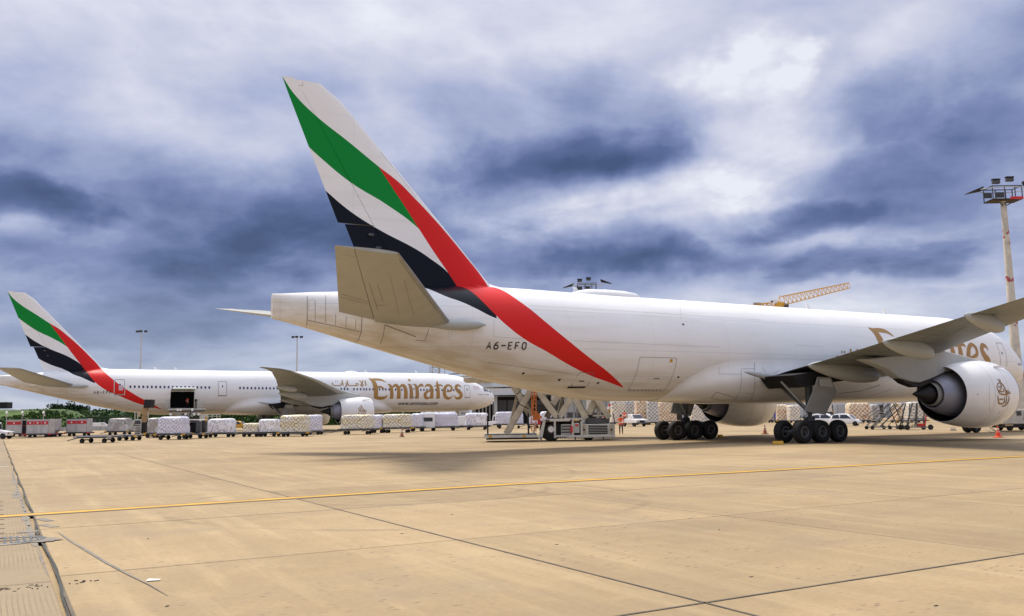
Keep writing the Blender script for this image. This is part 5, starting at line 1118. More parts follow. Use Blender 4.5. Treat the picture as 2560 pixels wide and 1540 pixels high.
c_ = q3(1062, 778, DL+.22); c_.z = .82; MB().lathe([(-.02, .02), (-.04, .2), (.05, .24)], 'Y', 20, c_).build('hub', M['white'], ld)
for x in (925, 1385, 1760): MB().tube([q3(x, 815), Vector((q3(x, 800).x, .3, .02))], .045).build('stabiliser_leg', M['dgrey'], ld)
# scissor arms in pairs
ARMS = [((455, 775), (780, 200), 0), ((470, 775), (795, 195), 2.6), ((560, 145), (780, 530), .4), ((575, 150), (800, 530), 2.4), ((500, 700), (610, 250), 2.9),
        ((905, 235), (1140, 560), 0), ((920, 230), (1150, 560), 2.5), ((1075, 380), (1165, 265), .5), ((1150, 560), (1215, 285), 2.2), ((1170, 560), (1320, 300), 0), ((1090, 390), (1000, 560), 1.5),
        ((1385, 310), (1530, 575), 0), ((1400, 310), (1545, 575), 2.4), ((1540, 560), (1650, 315), .3), ((1560, 560), (1665, 315), 2.3), ((1680, 315), (1840, 560), 0), ((1665, 330), (1715, 540), 2.0)]
for (a, b_, dy) in ARMS:
    p, q = q3(*a, DL+.5+dy), q3(*b_, DL+.5+dy)
    if q.z > p.z: q = q+(q-p).normalized()*1.6
    else: p = p+(p-q).normalized()*1.6
    MB().bar(p, q, .22, .42).build('scissor_arm', M['cream'] if dy < 2 else M['cream'], ld, bevel=.02)
for (x, y) in ((655, 395), (1040, 395), (1085, 560)): MB().tube([q3(x, y, DL+.4), q3(x, y, DL+3.2)], .13).build('pivot_pin', M['dgrey'], ld)
MB().tube([q3(600, 250, DL), q3(640, 210, DL), q3(665, 180, DL)], .03).build('hose', M['black'], ld); MB().tube([q3(585, 260, DL), q3(640, 380, DL), q3(760, 440, DL)], .035).build('hose', M['black'], ld)
# upper deck, out of sight behind the fuselage
MB().box((-1.0, 1.9, 4.9), (9.0, 3.4, .35)).build('upper_deck', M['cream'], ld, bevel=.03)
MB().box((-5.2, 1.9, 4.4), (3.0, 3.0, .3)).build('bridge_deck', M['cream'], ld, bevel=.03)
# ladder
for x in (800, 858): MB().tube([q3(x, 205, DL-.1), q3(x, 745, DL-.1)], .035, 6).build('ladder_rail', M['orange'], ld)
for k in range(11): MB().tube([q3(800, 215+k*52, DL-.1), q3(858, 215+k*52, DL-.1)], .025, 6).build('ladder_rung', M['orange'], ld)
MB().prism([(810, 480), (870, 475), (945, 560), (880, 590), (820, 600)], .3, lambda a, b, c: q3(a, b, DL+.3)+Vector((0, c, 0))).build('orange_guard', M['orange'], ld); MB().bar(q3(838, 205, DL+.2), q3(812, 480, DL+.2), .12).build('orange_brace', M['orange'], ld)
face_box('red_plate', 880, 588, 925, 650, .05, 'red', DL+.2, 0); MB().bar(q3(860, 620, DL+.1), q3(820, 790, DL+.1), .1).build('orange_brace', M['cream'], ld)
face_box('dark_gearbox', 860, 385, 1040, 470, 1.2, 'dgrey', DL+1.5, .08)

# ---- lower deck loader and belt loader at the passenger jet
lb = empty('cargo_loader', tuple(at(462, 1088)), 0, label='grey lift loader with raised platform at the open hold of the passenger jet', cat='loader'); o1 = lb.location.copy()
CB = lambda x, y: (320+x/6.853, 940+y/6.853)
jb = Vector((-29.1794, 135.76, 0)); thB = .5304
def bw(X, Y, z): return Vector((jb.x-(X-30)*math.cos(thB)+Y*math.sin(thB), jb.y-(X-30)*math.sin(thB)-Y*math.cos(thB), z))
hold_c = bw(50.6, 3.1, 3.4)
DB = hold_c.y-1.5
lb.location = (hold_c.x, DB-2.5, 0); o1 = lb.location.copy()
def qb(x, y, D=None): return atd(*CB(x, y), D or DB)-o1
def fb_(nm, x0, y0, x1, y1, depth, m, D=None, bevel=.02):
    a = qb(x0, y1, D); b_ = qb(x1, y0, D); c_ = (a+b_)/2; return MB().box((c_.x, c_.y+depth/2, c_.z), (abs(b_.x-a.x), depth, abs(b_.z-a.z))).build(nm, M[m], lb, bevel=bevel)
DB = o1.y
fb_('platform', 690, 555, 1265, 585, 1.6, 'lgrey'); fb_('platform_skirt', 700, 585, 1255, 618, 1.4, 'dgrey')
for x in (850, 900, 1100): fb_('white_roller', x-18, 560, x+18, 600, .1, 'white', DB-.1)
for x0, x1, y0 in ((655, 715, 415), (1185, 1260, 395)):
    for x in (x0, (x0+x1)/2, x1): MB().tube([qb(x, y0), qb(x, 585)], .04, 6).build('rail_post', M['lgrey'], lb)
    for y in (y0, y0+60, y0+115): MB().tube([qb(x0, y), qb(x1, y)], .035, 6).build('guard_rail', M['lgrey'], lb)
fb_('control_stand', 1145, 400, 1180, 560, .3, 'dgrey'); fb_('control_head', 1140, 395, 1185, 440, .3, 'black')
for (a, b_) in (((780, 690), (1120, 620)), ((780, 620), (1120, 690)), ((830, 700), (1180, 625)), ((1050, 700), (1080, 620))): 
    MB().bar(qb(*a), qb(*b_), .16).build('scissor_arm', M['grey'], lb)
for x in (735, 995, 1140, 1215):
    c_ = qb(x, 655); MB().lathe([(-.2, .02), (-.2, .16), (.2, .16), (.2, .02)], 'Y', 12, c_).build('roller_end', M['white'], lb)
fb_('chassis', 760, 700, 1320, 1010, 1.8, 'dgrey', DB+.4, .05); fb_('mast_frame', 1222, 660, 1330, 760, 1.0, 'offwhite'); fb_('mast_column', 1225, 760, 1245, 840, .3, 'white')
for x in (1370, 1440, 1520, 1580): MB().tube([qb(x, 655), qb(x, 740)], .045, 6).build('rail_post', M['offwhite'], lb)
for y in (660, 690): MB().tube([qb(1235, y), qb(1585, y)], .04, 6).build('guard_rail', M['offwhite'], lb)
fb_('yellow_panel', 1318, 700, 1350, 780, .3, 'yellow')
for x in (830, 1250):
    c_ = qb(x, 900); wheel(lb, (c_.x, .2, .45), .45, .4)
# worker in the hold
p_ = bw(49.75, 2.2, 3.42); person(tuple(p_), PI*.85, 'person in orange jacket bending forward inside the open hold', h=1.55, arms='front')
# belt loader with a hooded top
bl = empty('belt_loader', tuple(at(360, 1092)+Vector((0, 4, 0))), 0, label='belt loader stacked with tan cartons under a black hood at the bulk door', cat='belt loader'); o2 = bl.location.copy(); D2 = o2.y
def q2(x, y, D=None): return atd(*CB(x, y), D or D2)-o2
def f2(nm, x0, y0, x1, y1, depth, m, D=None, bevel=.02):
    a = q2(x0, y1, D); b_ = q2(x1, y0, D); c_ = (a+b_)/2; return MB().box((c_.x, c_.y+depth/2, c_.z), (abs(b_.x-a.x), depth, abs(b_.z-a.z))).build(nm, M[m], bl, bevel=bevel)
MB().prism([(225, 395), (345, 400), (330, 545), (205, 545)], 1.2, lambda a, b, c: q2(a, b)+Vector((0, c+1.5, 0))).build('black_hood', M['black'], bl, bevel=.05)
for k, (x0, y0, x1, y1) in enumerate(((235, 540, 320, 580), (225, 582, 325, 615), (250, 617, 330, 650), (240, 652, 325, 690), (230, 692, 300, 740), (225, 742, 290, 790))): f2('carton', x0, y0, x1, y1, .6, 'board', D2+1.0-k*.15)
f2('cab', 108, 745, 222, 985, 1.2, 'offwhite', bevel=.05); f2('cab_window', 115, 760, 215, 825, .03, 'glass', D2-.05, 0)
for y in (850, 890, 925, 955): f2('cab_grille', 120, y-8, 210, y+8, .03, 'dgrey', D2-.05, 0)
f2('dark_engine_bay', 225, 800, 300, 990, 1.0, 'black', D2+.2)
for x in (120, 165, 345): MB().tube([q2(x, 610), q2(x, 760)], .05, 6).build('mast_post', M['offwhite'], bl)
f2('yellow_mast_panel', 165, 620, 205, 700, .2, 'beltcream'); MB().bar(q2(30, 900), q2(110, 770), .3).build('conveyor_tail', M['lgrey'], bl); MB().bar(q2(30, 870), q2(105, 745), .06).build('tail_rail', M['lgrey'], bl)
for x in (140, 300): c_ = q2(x, 1000); wheel(bl, (c_.x, .3, .3), .3, .25)
# raised catering body at the far left
ct = empty('service_platform', tuple(at(-10, 1078)+Vector((0, 30, 0))), 0, label='dark box on a white sloping hood at the left edge, beyond the tug', cat='platform'); o3 = ct.location.copy(); D3 = o3.y
CA = lambda x, y: (x/6.744, 900+y/6.744)
def q1(x, y, D=None): return atd(*CA(x, y), D or D3)-o3
def f1(nm, x0, y0, x1, y1, depth, m, D=None, bevel=.03, par=ct):
    a = q1(x0, y1, D); b_ = q1(x1, y0, D); c_ = (a+b_)/2; return MB().box((c_.x, c_.y+depth/2, c_.z), (abs(b_.x-a.x), depth, abs(b_.z-a.z))).build(nm, M[m], par, bevel=bevel)
f1('dark_box', -60, 715, 118, 818, 2.5, 'black'); f1('box_rim', -60, 705, 122, 716, 2.6, 'lgrey'); MB().prism([(-120, 825), (262, 825), (270, 890), (160, 900), (-40, 950), (-120, 960)], 2.5, lambda a, b, c: q1(a, b)+Vector((0, c+1.2, 0))).build('white_hood', M['white'], ct, bevel=.05)
for x in (-40, 60): MB().tube([q1(x, 940), Vector((q1(x, 940).x, 1, .1))], .2).build('support_leg', M['lgrey'], ct)
# small white spotlights on stalks behind the containers
for x, lb_ in ((95, 'leftmost of the three white lamps above the containers'), (358, 'middle white lamp, above the dark open container'), (718, 'rightmost white lamp, above the chamfered container')):
    p = at(x/6.744, 1084); sp = empty('apron_lamp', (p.x, p.y, 0), 0, label=lb_, cat='lamp', group='small white lamps behind the containers')
    zt = (atd(x/6.744, 900+905/6.744, p.y)).z
    MB().tube([(0, 0, 0), (0, 0, zt)], .05, 8).build('stalk', M['lgrey'], sp); MB().lathe([(0, .02), (.02, .16), (.22, .2), (.34, .12), (.4, .02)], 'Z', 12, (0, 0, zt)).build('lamp_head', M['white'], sp); MB().box((.16, 0, zt-.25), (.2, .2, .3)).build('ballast_box', M['lgrey'], sp)

# ---- net-covered cargo stacks behind the undercarriage
GS = 'net-covered cargo stacks behind the undercarriage'
STK = [(1529, 1566, 1000, 1055.5, 1062, 1, 'leftmost tall pale net stack, beside the striped pole', 0), (1560, 1592, 1001, 1055.5, 1061, 2, 'grey-netted stack second from the striped pole', 0), (1591, 1622, 998, 1055, 1062, 0, 'orange-tan netted stack left of the far undercarriage', 0), (1620, 1650, 998, 1055, 1062, 2, 'dull net stack with a crumpled middle, left of the far undercarriage', 0),
       (1649, 1694, 1004, 1053, 1060, 0, 'tan netted stack with a white top directly behind the far wheels', 0), (1730, 1764, 1010, 1054, 1060, 1, 'low pinkish netted stack between far wheels and far engine', 0), (1903, 1938, 1012, 1050, 1057, 2, 'grey-wrapped low stack left of the blue bin', 3), (1945, 1976, 1012, 1050.5, 1057, 0, 'orange-netted stack right of the blue bin', 0), (1975, 2005, 1013, 1051, 1057, 1, 'white-netted stack left of the near undercarriage door', 0),
       (2066, 2084, 1012, 1030, 1050, 1, 'small tan stack above the first white car', 0), (2126, 2182, 1008, 1051, 1057, 0, 'large square orange-brown netted stack right of the small white hatchback', 0), (2183, 2204, 1012, 1050, 1056, 3, 'pale wrapped stack behind the stairs rail', 3), (2245, 2262, 1010, 1052, 1057, 0, 'tan stack glimpsed between the two steel stairs', 0), (2275, 2322, 1008, 1052, 1057, 1, 'tan and white stack seen through the right steel stairs', 0)]
for k, (u0, u1, vt, vb, vg, w, lab, wr) in enumerate(STK):
    c = at((u0+u1)/2, vg); D = c.y; wd = width_at(u0, u1, D); hz = max(.35, (vg-vb)*D/F-.05); ht = (vb-vt)*D/F; c = c+Vector((0, 1.2, 0))
    cargo('cargo_stack', (c.x, c.y, hz+.05), random.Random(k).uniform(-.1, .1), wd, 2.3, ht, WR[3] if wr == 3 else NETS[w], lab, GS, seed=60+k, taper=.10, cat='cargo stack')
    dolly('cargo_dolly', (c.x, c.y, 0), 0, wd+.3, 2.2, 'dark dolly under the '+lab.split(',')[0].split(' directly')[0], 'dollies under the net-covered stacks', hz=hz)
bb = at(1941, 1057); e = empty('blue_bin', (bb.x, bb.y, .6), 0, label='narrow bright blue bin standing between two netted stacks', cat='bin'); 
MB().box((0, 0, 1.0), (.55, .6, 1.7)).build('bin_body', M['blue'], e, bevel=.04); MB().box((0, 0, 1.9), (.6, .65, .08)).build('lid', M['blue'], e, bevel=.02)
for q in (-.2, .2): MB().box((q, 0, -.2), (.06, .5, .8)).build('stand_leg', M['dgrey'], e)
# pickup with a worker behind the standing person
c = at(1588, 1066.5); pk = empty('pickup_truck', (c.x, c.y+1.2, 0), -1.2, label='white pickup facing the camera behind the standing worker', cat='truck')
MB().prism([(-2.2, .5), (2.3, .5), (2.35, .95), (1.3, 1.1), (-2.2, 1.1)], 1.75, lambda a, b, c: Vector((a, c, b))).build('body', M['white'], pk, bevel=.06); MB().prism([(-.4, 1.1), (1.25, 1.1), (.7, 1.7), (-.3, 1.72)], 1.6, lambda a, b, c: Vector((a, c, b))).build('cab', M['white'], pk, bevel=.06)
MB().add([(1.24, -.72, 1.14), (1.24, .72, 1.14), (.78, .66, 1.64), (.78, -.66, 1.64)], [(0, 1, 2, 3)]).build('windscreen', M['glass'], pk).location = (.05, 0, .03)
for s in (-1, 1):
    for sx in (-1.4, 1.5): wheel(pk, (sx, s*.75, .36), .36, .24)
    MB().box((2.34, s*.65, .8), (.05, .3, .16)).build('headlight', M['steel'], pk)
MB().box((2.36, 0, .75), (.05, .8, .25)).build('grille', M['black'], pk); MB().box((2.38, 0, .5), (.12, 1.7, .2)).build('bumper', M['dgrey'], pk)
person((c.x-1.2, c.y+2.2, .55), PI, 'person in orange vest standing up behind the white pickup', h=1.7)

# ---- passenger stairs frames
def stairs(u0, u1, vtop, vg, label, flip=False):
    c = at((u0+u1)/2, vg); D = c.y; e = empty('mobile_stairs', tuple(c), 0, label=label, cat='stairs', group='steel maintenance stairs')
    W = width_at(u0, u1, D); ht = (vg-vtop)*D/F*1.02; dp = 1.4
    return e, W, ht, dp, D
e, W_, ht, dp, D_ = stairs(2172, 2268, 1010, 1073.6, 'long grey steel stairs sloping up to the right, left of the engine')
x0, x1 = -W_*.44, W_*.46
for y in (0, dp):
    MB().bar((x0, y, .22), (x1, y, .22), .09).build('base_beam', M['grey'], e)
    MB().bar((x0+.1, y, .3), (x1-.75, y, ht), .09).build('stringer', M['dgrey'], e); MB().bar((x0+.9, y, .3), (x1, y, ht*.97), .09).build('stringer', M['dgrey'], e)
    MB().tube([(x0-.15, y, .5), (x0-.15, y, 1.2), (x1-1.3, y, ht)], .035, 6).build('handrail', M['dgrey'], e); MB().bar((x1-.2, y, .25), (x1-1.0, y, ht), .07).build('support_leg', M['dgrey'], e); MB().bar((x0+1.6, y, .25), (x1-.3, y, ht*.8), .05).build('cross_brace', M['dgrey'], e)
for k in range(9): t_ = k/8; MB().box((x0+.45+(x1-.9-x0)*t_, dp/2, .35+(ht-.45)*t_), (.85, dp, .045)).build('tread', M['grey'], e)
for x in (x0+.15, .2, x1-.2):
    for y in (0, dp): wheel(e, (x, y, .18), .18, .12)
e, W_, ht, dp, D_ = stairs(2262, 2330, 1010, 1075, 'upright steel stairs tower with a red post half hidden by the engine')
x0, x1 = -W_*.46, W_*.2
for y in (0, 1.4):
    MB().bar((x0, y, .25), (W_*.55, y, .25), .10).build('base_beam', M['grey'], e); MB().bar((x0+.1, y, .3), (x0+.75, y, ht), .10).build('stringer', M['dgrey'], e); MB().bar((x0+.85, y, .3), (x0+1.15, y, ht), .08).build('stringer', M['dgrey'], e)
    MB().bar((x0+.2, y, 1.0), (x1+.3, y, 1.0), .07).build('cross_rail', M['dgrey'], e); MB().bar((x0+.5, y, .3), (x1, y, 1.0), .05).build('cross_brace', M['dgrey'], e); MB().bar((x1, y, .3), (x1+.2, y, ht), .08).build('support_leg', M['dgrey'], e)
for k in range(8): MB().box((x0+.55+k*.06, .7, .45+k*(ht-.5)/7), (.5, 1.4, .045)).build('tread', M['grey'], e)
MB().tube([(W_*.25, 0, .4), (W_*.32, 0, 1.35)], .06).build('red_post', M['red'], e); MB().box((W_*.1, 0, .45), (.5, .3, .25)).build('red_box', M['red'], e)
for x in (x0+.15, W_*.45):
    for y in (0, 1.4): wheel(e, (x, y, .24), .24, .14)

# ---- cones, chocks
def cone(u, v, h, label, stripes):
    p = at(u, v); e = empty('traffic_cone', tuple(p), 0, label=label, cat='cone', group='traffic cones on the apron'); r = h*.22
    MB().box((0, 0, .025), (h*.62, h*.62, .05)).build('base', M['cone'] if stripes else M['black'], e, bevel=.015)
    MB().lathe([(.05, r*1.25), (.08, r), (h*.96, h*.045), (h, h*.03), (h, .005)], 'Z', 20).build('cone_shell', M['cone'] if stripes else M['dullcone'], e, smooth=40)
    for (a, b_) in ((.34, .50), (.64, .78)):
        f_ = lambda t: (r+(h*.045-r)*t)*1.02+.004
        MB().lathe([(h*a, f_(a)), (h*b_, f_(b_))], 'Z', 20).build('white_band', M['pwhite'], e, smooth=40)
cone(1004.7, 1092.5, .75, 'small striped cone left of the large loader, in front of the pallets', 0)
cone(1912.7, 1085.5, .78, 'faded striped cone between the two main undercarriages', 0)
cone(2496, 1093.5, .74, 'bright red cone at the right, below the engine', 1)
def chock(u, v, L_, label, rz, m='yellow'):
    p = at(u, v); e = empty('wheel_chock', tuple(p), rz, label=label, cat='chock', group='chocks at the wheels')
    MB().prism([(-.13, 0), (.13, 0), (.05, .2), (-.05, .2)], L_, lambda a, b, c: Vector((c, a, b))).build('wedge', M[m], e, bevel=.03); MB().tube([(-L_/2+.05, 0, .2), (-L_/2+.05, 0, .26), (L_/2-.05, 0, .26), (L_/2-.05, 0, .2)], .012, 6).build('handle', M['black'], e)
chock(1945, 1111.5, .60, 'orange-yellow chock lying behind the near left tyre', .0); chock(1682, 1099.5, .52, 'pale dusty chock in front of the far tyres', 0, 'cream'); chock(1800, 1094, .4, 'dark yellow chock at the right of the far tyres', .2); chock(2383, 1077, .5, 'tan chock on the ground left of the nose wheels', .1, 'cream')
for k in range(3):
    p = at([2021, 1718, 1756][k], [1107, 1098, 1097.5][k]); e = empty('wheel_stop', tuple(p), .2, label=['white wedge between the near tyres', 'left pale wedge between the far tyres', 'right pale wedge between the far tyres'][k], cat='chock', group='pale wedges between tyres')
    MB().prism([(-.16, 0), (.16, 0), (0, .2)], .14, lambda a, b, c: Vector((a, c, b))).build('wedge', M['lgrey'], e, bevel=.01)
# power cable on the ground at the right
cb = [at(2455, 1070), at(2470, 1074), at(2490, 1079), at(2520, 1080), at(2560, 1080)]; zs = [1.0, .35, .03, .03, .03]
MB().tube([Vector((p.x, p.y, z)) for p, z in zip(cb, zs)], .035, 6).build('power_cable', M['black'], label='black power cable hanging behind the red cone to the ground unit', cat='cable')
cb = [at(2448, 1070), at(2462, 1077), at(2475, 1081), at(2500, 1081)]; MB().tube([Vector((p.x, p.y, z)) for p, z in zip(cb, [.9, .3, .03, .03])], .025, 6).build('power_cable', M['cream'], label='pale cable looping to the ground just left of the red cone', cat='cable')
# ground power unit at the right edge
p = at(2530, 1077); gp = empty('ground_power_unit', tuple(p), .1, label='cream ground power unit on a black wheeled chassis at the right edge', cat='generator')
MB().box((.9, .9, 1.15), (3.2, 1.7, 1.2)).build('cabinet', M['offwhite'], gp, bevel=.05); MB().box((.9, .9, .42), (3.0, 1.6, .35)).build('chassis', M['black'], gp, bevel=.03); MB().box((.75, .03, 1.4), (.42, .03, .36)).build('display_panel', M['glass'], gp); MB().box((-.2, .03, .46), (.7, .03, .12)).build('badge', M['beltcream'], gp)
for k in range(3): MB().box((1.2+k*.35, .03, 1.15), (.2, .03, .7)).build('door_panel', M['lgrey'], gp)
for x in (0, 1.9):
    for y in (.25, 1.5): wheel(gp, (x, y, .27), .27, .2)
MB().tube([(-.7, .6, .5), (-1.5, .6, .45), (-1.8, .6, .3)], .04).build('tow_bar', M['lgrey'], gp)

# ------------------------------------------------------------------ poles, tower, crane
def flood_pole(base, htop, r0, r1, label, heads=4, scale=1.0, m='pole', rz=0, cage=True):
    e = empty('floodlight_mast', tuple(base), rz, label=label, cat='light mast', group='floodlight masts round the apron')
    MB().tube([(0, 0, 0), (0, 0, htop*.45), (0, 0, htop)], [r0, (r0+r1)/2*1.02, r1], 16).build('mast', M[m], e, smooth=40)
    s = scale
    if cage:
        for y in (-1, 1):
            for z in (0, 1.55): MB().bar((-1.7*s, y*s, htop+z*s), (1.7*s, y*s, htop+z*s), .10*s).build('cage_rail', M['dgrey'], e)
        for x in (-1.7, 1.7):
            for z in (0, 1.55): MB().bar((x*s, -s, htop+z*s), (x*s, s, htop+z*s), .10*s).build('cage_rail', M['dgrey'], e)
        for x in (-1.7, -.3, .9, 1.7):
            for y in (-1, 1): MB().bar((x*s, y*s, htop), (x*s, y*s, htop+1.6*s), .09*s).build('cage_post', M['dgrey'], e)
        MB().box((0, 0, htop-.02), (3.5*s, 2.1*s, .08*s)).build('cage_floor', M['bark'], e)
        MB().box((1.0*s, -1.08*s, htop+.1*s), (1.5*s, .06*s, .3*s)).build('red_kick_plate', M['red'], e)
        for x in (-1.2, 0, 1.2): MB().bar((x*s, -s, htop-.05), (0, 0, htop-.75*s), .10*s).build('floor_strut', M['dgrey'], e)
        MB().tube([Vector((2.9*s*math.cos(a), 1.5*s*math.sin(a), htop+1.3*s)) for a in [2*PI*k/20 for k in range(21)]], .05*s, 6).build('lamp_ring', M['lgrey'], e)
    HD = [(-3.3, 0, 1.25, -.35, 1), (3.5, 0, 1.9, .25, 1), (-1.35, -1.2, 1.95, 0, 0), (.25, -1.2, 2.2, 0, 0), (.25, 1.0, .95, 0, 2), (-1.2, 1.0, .9, 0, 2)] if cage else [(-1.2, 0, .3, -.2, 0), (1.2, 0, .3, .2, 0), (0, -.6, .3, 0, 0)]
    for (x, y, z, tilt, kd) in HD:
        if kd == 1: MB().prism([(-1.1, -.1), (.8, .25), (.95, .75), (-.9, -.0)], .9*s, lambda a, b, c, x=x, z=z: Vector(((x+(a if x < 0 else -a))*s, c, htop+(z+b-.3)*s))).build('floodlight', M['black'], e, bevel=.03*s)
        elif kd == 0: MB().box((x*s, y*s, htop+z*s), (.85*s, .4*s, .42*s)).build('floodlight', M['dgrey'], e, bevel=.05*s); MB().box((x*s, y*s, htop+(z+.3)*s), (.9*s, .45*s, .12*s)).build('floodlight_cap', M['black'], e)
        else: MB().box((x*s, y*s, htop+z*s), (.9*s, .2*s, .65*s)).build('floodlight', M['dgrey'], e, bevel=.03*s)
    return e
b0 = at(2538, 1062); D = 100.0; p_ = atd(2508, 502, D); base = Vector((p_.x, D, 0))
flood_pole(base, p_.z, .62, .30, 'tall red and white worn floodlight mast at the right edge', scale=.98)
p_ = atd(1467, 728, 170); flood_pole(Vector((p_.x, 170, 0)), p_.z-.2, .6, .35, 'floodlight head rising above the fuselage roof of the near jet', scale=1.05)
for u, v, D, lab in ((354, 832, 330, 'thin white mast at the left, behind the passenger jet fuselage'), (743, 846, 330, 'thin white mast under the near jet tail')):
    p_ = atd(u, v, D); flood_pole(Vector((p_.x, D, 0)), p_.z, .42, .22, lab, cage=False, m='wall', scale=1.3)
p_ = atd(145, 998, 300); e = empty('thin_mast', (p_.x, 300, 0), 0, label='hair-thin mast rising from the green mound at the left', cat='mast'); MB().tube([(0, 0, 3), (0, 0, p_.z)], .09, 6).build('rod', M['grey'], e)
def lattice(nm, mb_m, par, a, b_, w, n, r=.08, taper=1.0):
    a, b_ = Vector(a), Vector(b_); d = (b_-a).normalized(); up = Vector((0, 0, 1)) if abs(d.z) < .9 else Vector((1, 0, 0)); x = d.cross(up).normalized(); y = x.cross(d)
    def cn(t, i): w_ = w*(1+(taper-1)*t)/2; sx, sy = ((-1, -1), (1, -1), (1, 1), (-1, 1))[i]; return a.lerp(b_, t)+x*sx*w_+y*sy*w_
    for i in range(4): MB().bar(cn(0, i), cn(1, i), r*1.5).build(nm+'_chord', M[mb_m], par)
    for k in range(n):
        m_ = MB()
        for i in range(4): m_.bar(cn(k/n, i), cn((k+1)/n, (i+1) % 4), r); m_.bar(cn((k+1)/n, i), cn((k+1)/n, (i+1) % 4), r)
        m_.build(nm+'_bracing', M[mb_m], par)
DC = 330.0; j0 = atd(1950, 758, DC); tip = atd(2122, 720, DC); tail = atd(1886, 767, DC); ft = Vector((j0.x, DC, 0))
cr_ = empty('tower_crane', tuple(ft), 0, label='yellow luffing tower crane above the fuselage, jib pointing right', cat='crane')
lattice('mast', 'cranepaint', cr_, (0, 0, 0), (0, 0, j0.z-1.5), 2.0, 18, .12)
lattice('jib', 'cranepaint', cr_, j0-ft+Vector((.5, 0, .8)), tip-ft+Vector((0, 0, .9)), 3.3, 16, .13, .6)
lattice('counter_jib', 'cranepaint', cr_, tail-ft, j0-ft+Vector((0, 0, -.4)), 1.7, 6, .22)
MB().box(j0-ft+Vector((0, 0, -.9)), (3.0, 2.4, 2.4)).build('slewing_unit', M['cranepaint'], cr_, bevel=.1); MB().box(j0-ft+Vector((1.9, -1.0, -1.2)), (1.6, 1.4, 1.8)).build('cab', M['dgrey'], cr_, bevel=.1); MB().box(tail-ft+Vector((1.0, 0, .9)), (2.6, 1.8, 1.2)).build('counterweight', M['grey'], cr_, bevel=.05)
MB().box((tail-ft).lerp(j0-ft, .72)+Vector((0, -1.0, .9)), (3.0, .1, 1.3)).build('sign_board', M['white'], cr_); MB().box((tail-ft).lerp(j0-ft, .66)+Vector((0, -1.07, .9)), (.7, .03, .6)).build('sign_emblem', M['ink'], cr_)
MB().bar(j0-ft+Vector((-.6, 0, 0)), j0-ft+Vector((0, 0, 3.0)), .25).build('a_frame', M['cranepaint'], cr_)
p_ = atd(1089, 908, 250); tw = empty('lattice_tower', (p_.x, 250, 0), 0, label='thin lattice tower behind the passenger jet, left of its cockpit', cat='tower'); lattice('tower', 'cream', tw, (0, 0, 0), (0, 0, p_.z+4), 1.9, 12, .10)
p_ = atd(985, 884, 230); 

# ------------------------------------------------------------------ buildings
DT = 185.0
def wpt(u, v, D): return atd(u, v, D)
tb = empty('cargo_terminal', (wpt(1400, 1040, DT).x, DT, 0), 0, label='long pale cargo terminal with a dark open bay beyond the passenger jet nose', cat='building'); ot = tb.location.copy()
def tbx(nm, u0, v0, u1, v1, depth, m, D=DT, zmin=None, bevel=0):
    a = wpt(u0, v1, D); b_ = wpt(u1, v0, D); z0 = max(a.z, 0) if zmin is None else zmin; c_ = Vector(((a.x+b_.x)/2, D+depth/2, (z0+b_.z)/2))-ot
    return MB().box(c_, (b_.x-a.x, depth, b_.z-z0)).build(nm, M[m], tb, bevel=bevel)
tbx('roof_fascia', 1222, 968, 1540, 988, 30, 'wall'); tbx('canopy_edge', 1225, 987, 1540, 992, 1.0, 'grey', DT-1); tbx('bay_interior', 1240, 990, 1412, 1066, 20, 'void', DT+3, 0)
tbx('rear_wall', 1412, 988, 1540, 1066, 20, 'wall', DT+1, 0); tbx('bay_pillar', 1236, 990, 1243, 1066, 1.5, 'lgrey', DT, 0)
for k in range(7): tbx('bay_shutter', 1246+k*23, 1000, 1266+k*23, 1030, .3, 'dgrey', DT+2.6)
for k in range(6): tbx('wall_panel', 1416+k*20, 994, 1434+k*20, 1030, .3, 'lgrey', DT+.6)
for k in range(6): tbx('wall_window', 1418+k*20, 1032, 1432+k*20, 1044, .2, 'glass', DT+.7)
tbx('upper_storey', 1110, 934, 1540, 969, 14, 'wall', DT+18)
for k in range(14): tbx('upper_window', 1120+k*30, 941, 1142+k*30, 957, .3, 'lgrey', DT+17.6)
tbx('dark_base', 1190, 1010, 1236, 1066, 6, 'void', DT+6, 0); tbx('base_wall', 1180, 1000, 1200, 1066, 6, 'grey', DT+8, 0)
for k in range(5): tbx('dock_post', 1196+k*9, 1004, 1199+k*9, 1066, .4, 'grey', DT+5, 0)
tbx('east_wing', 1540, 985, 2600, 1055, 12, 'wall', DT+40, 0)
for k in range(24): tbx('dock_door', 1550+k*42, 1012, 1578+k*42, 1052, .4, 'lgrey' if k % 3 else 'bark', DT+39.6, 0)
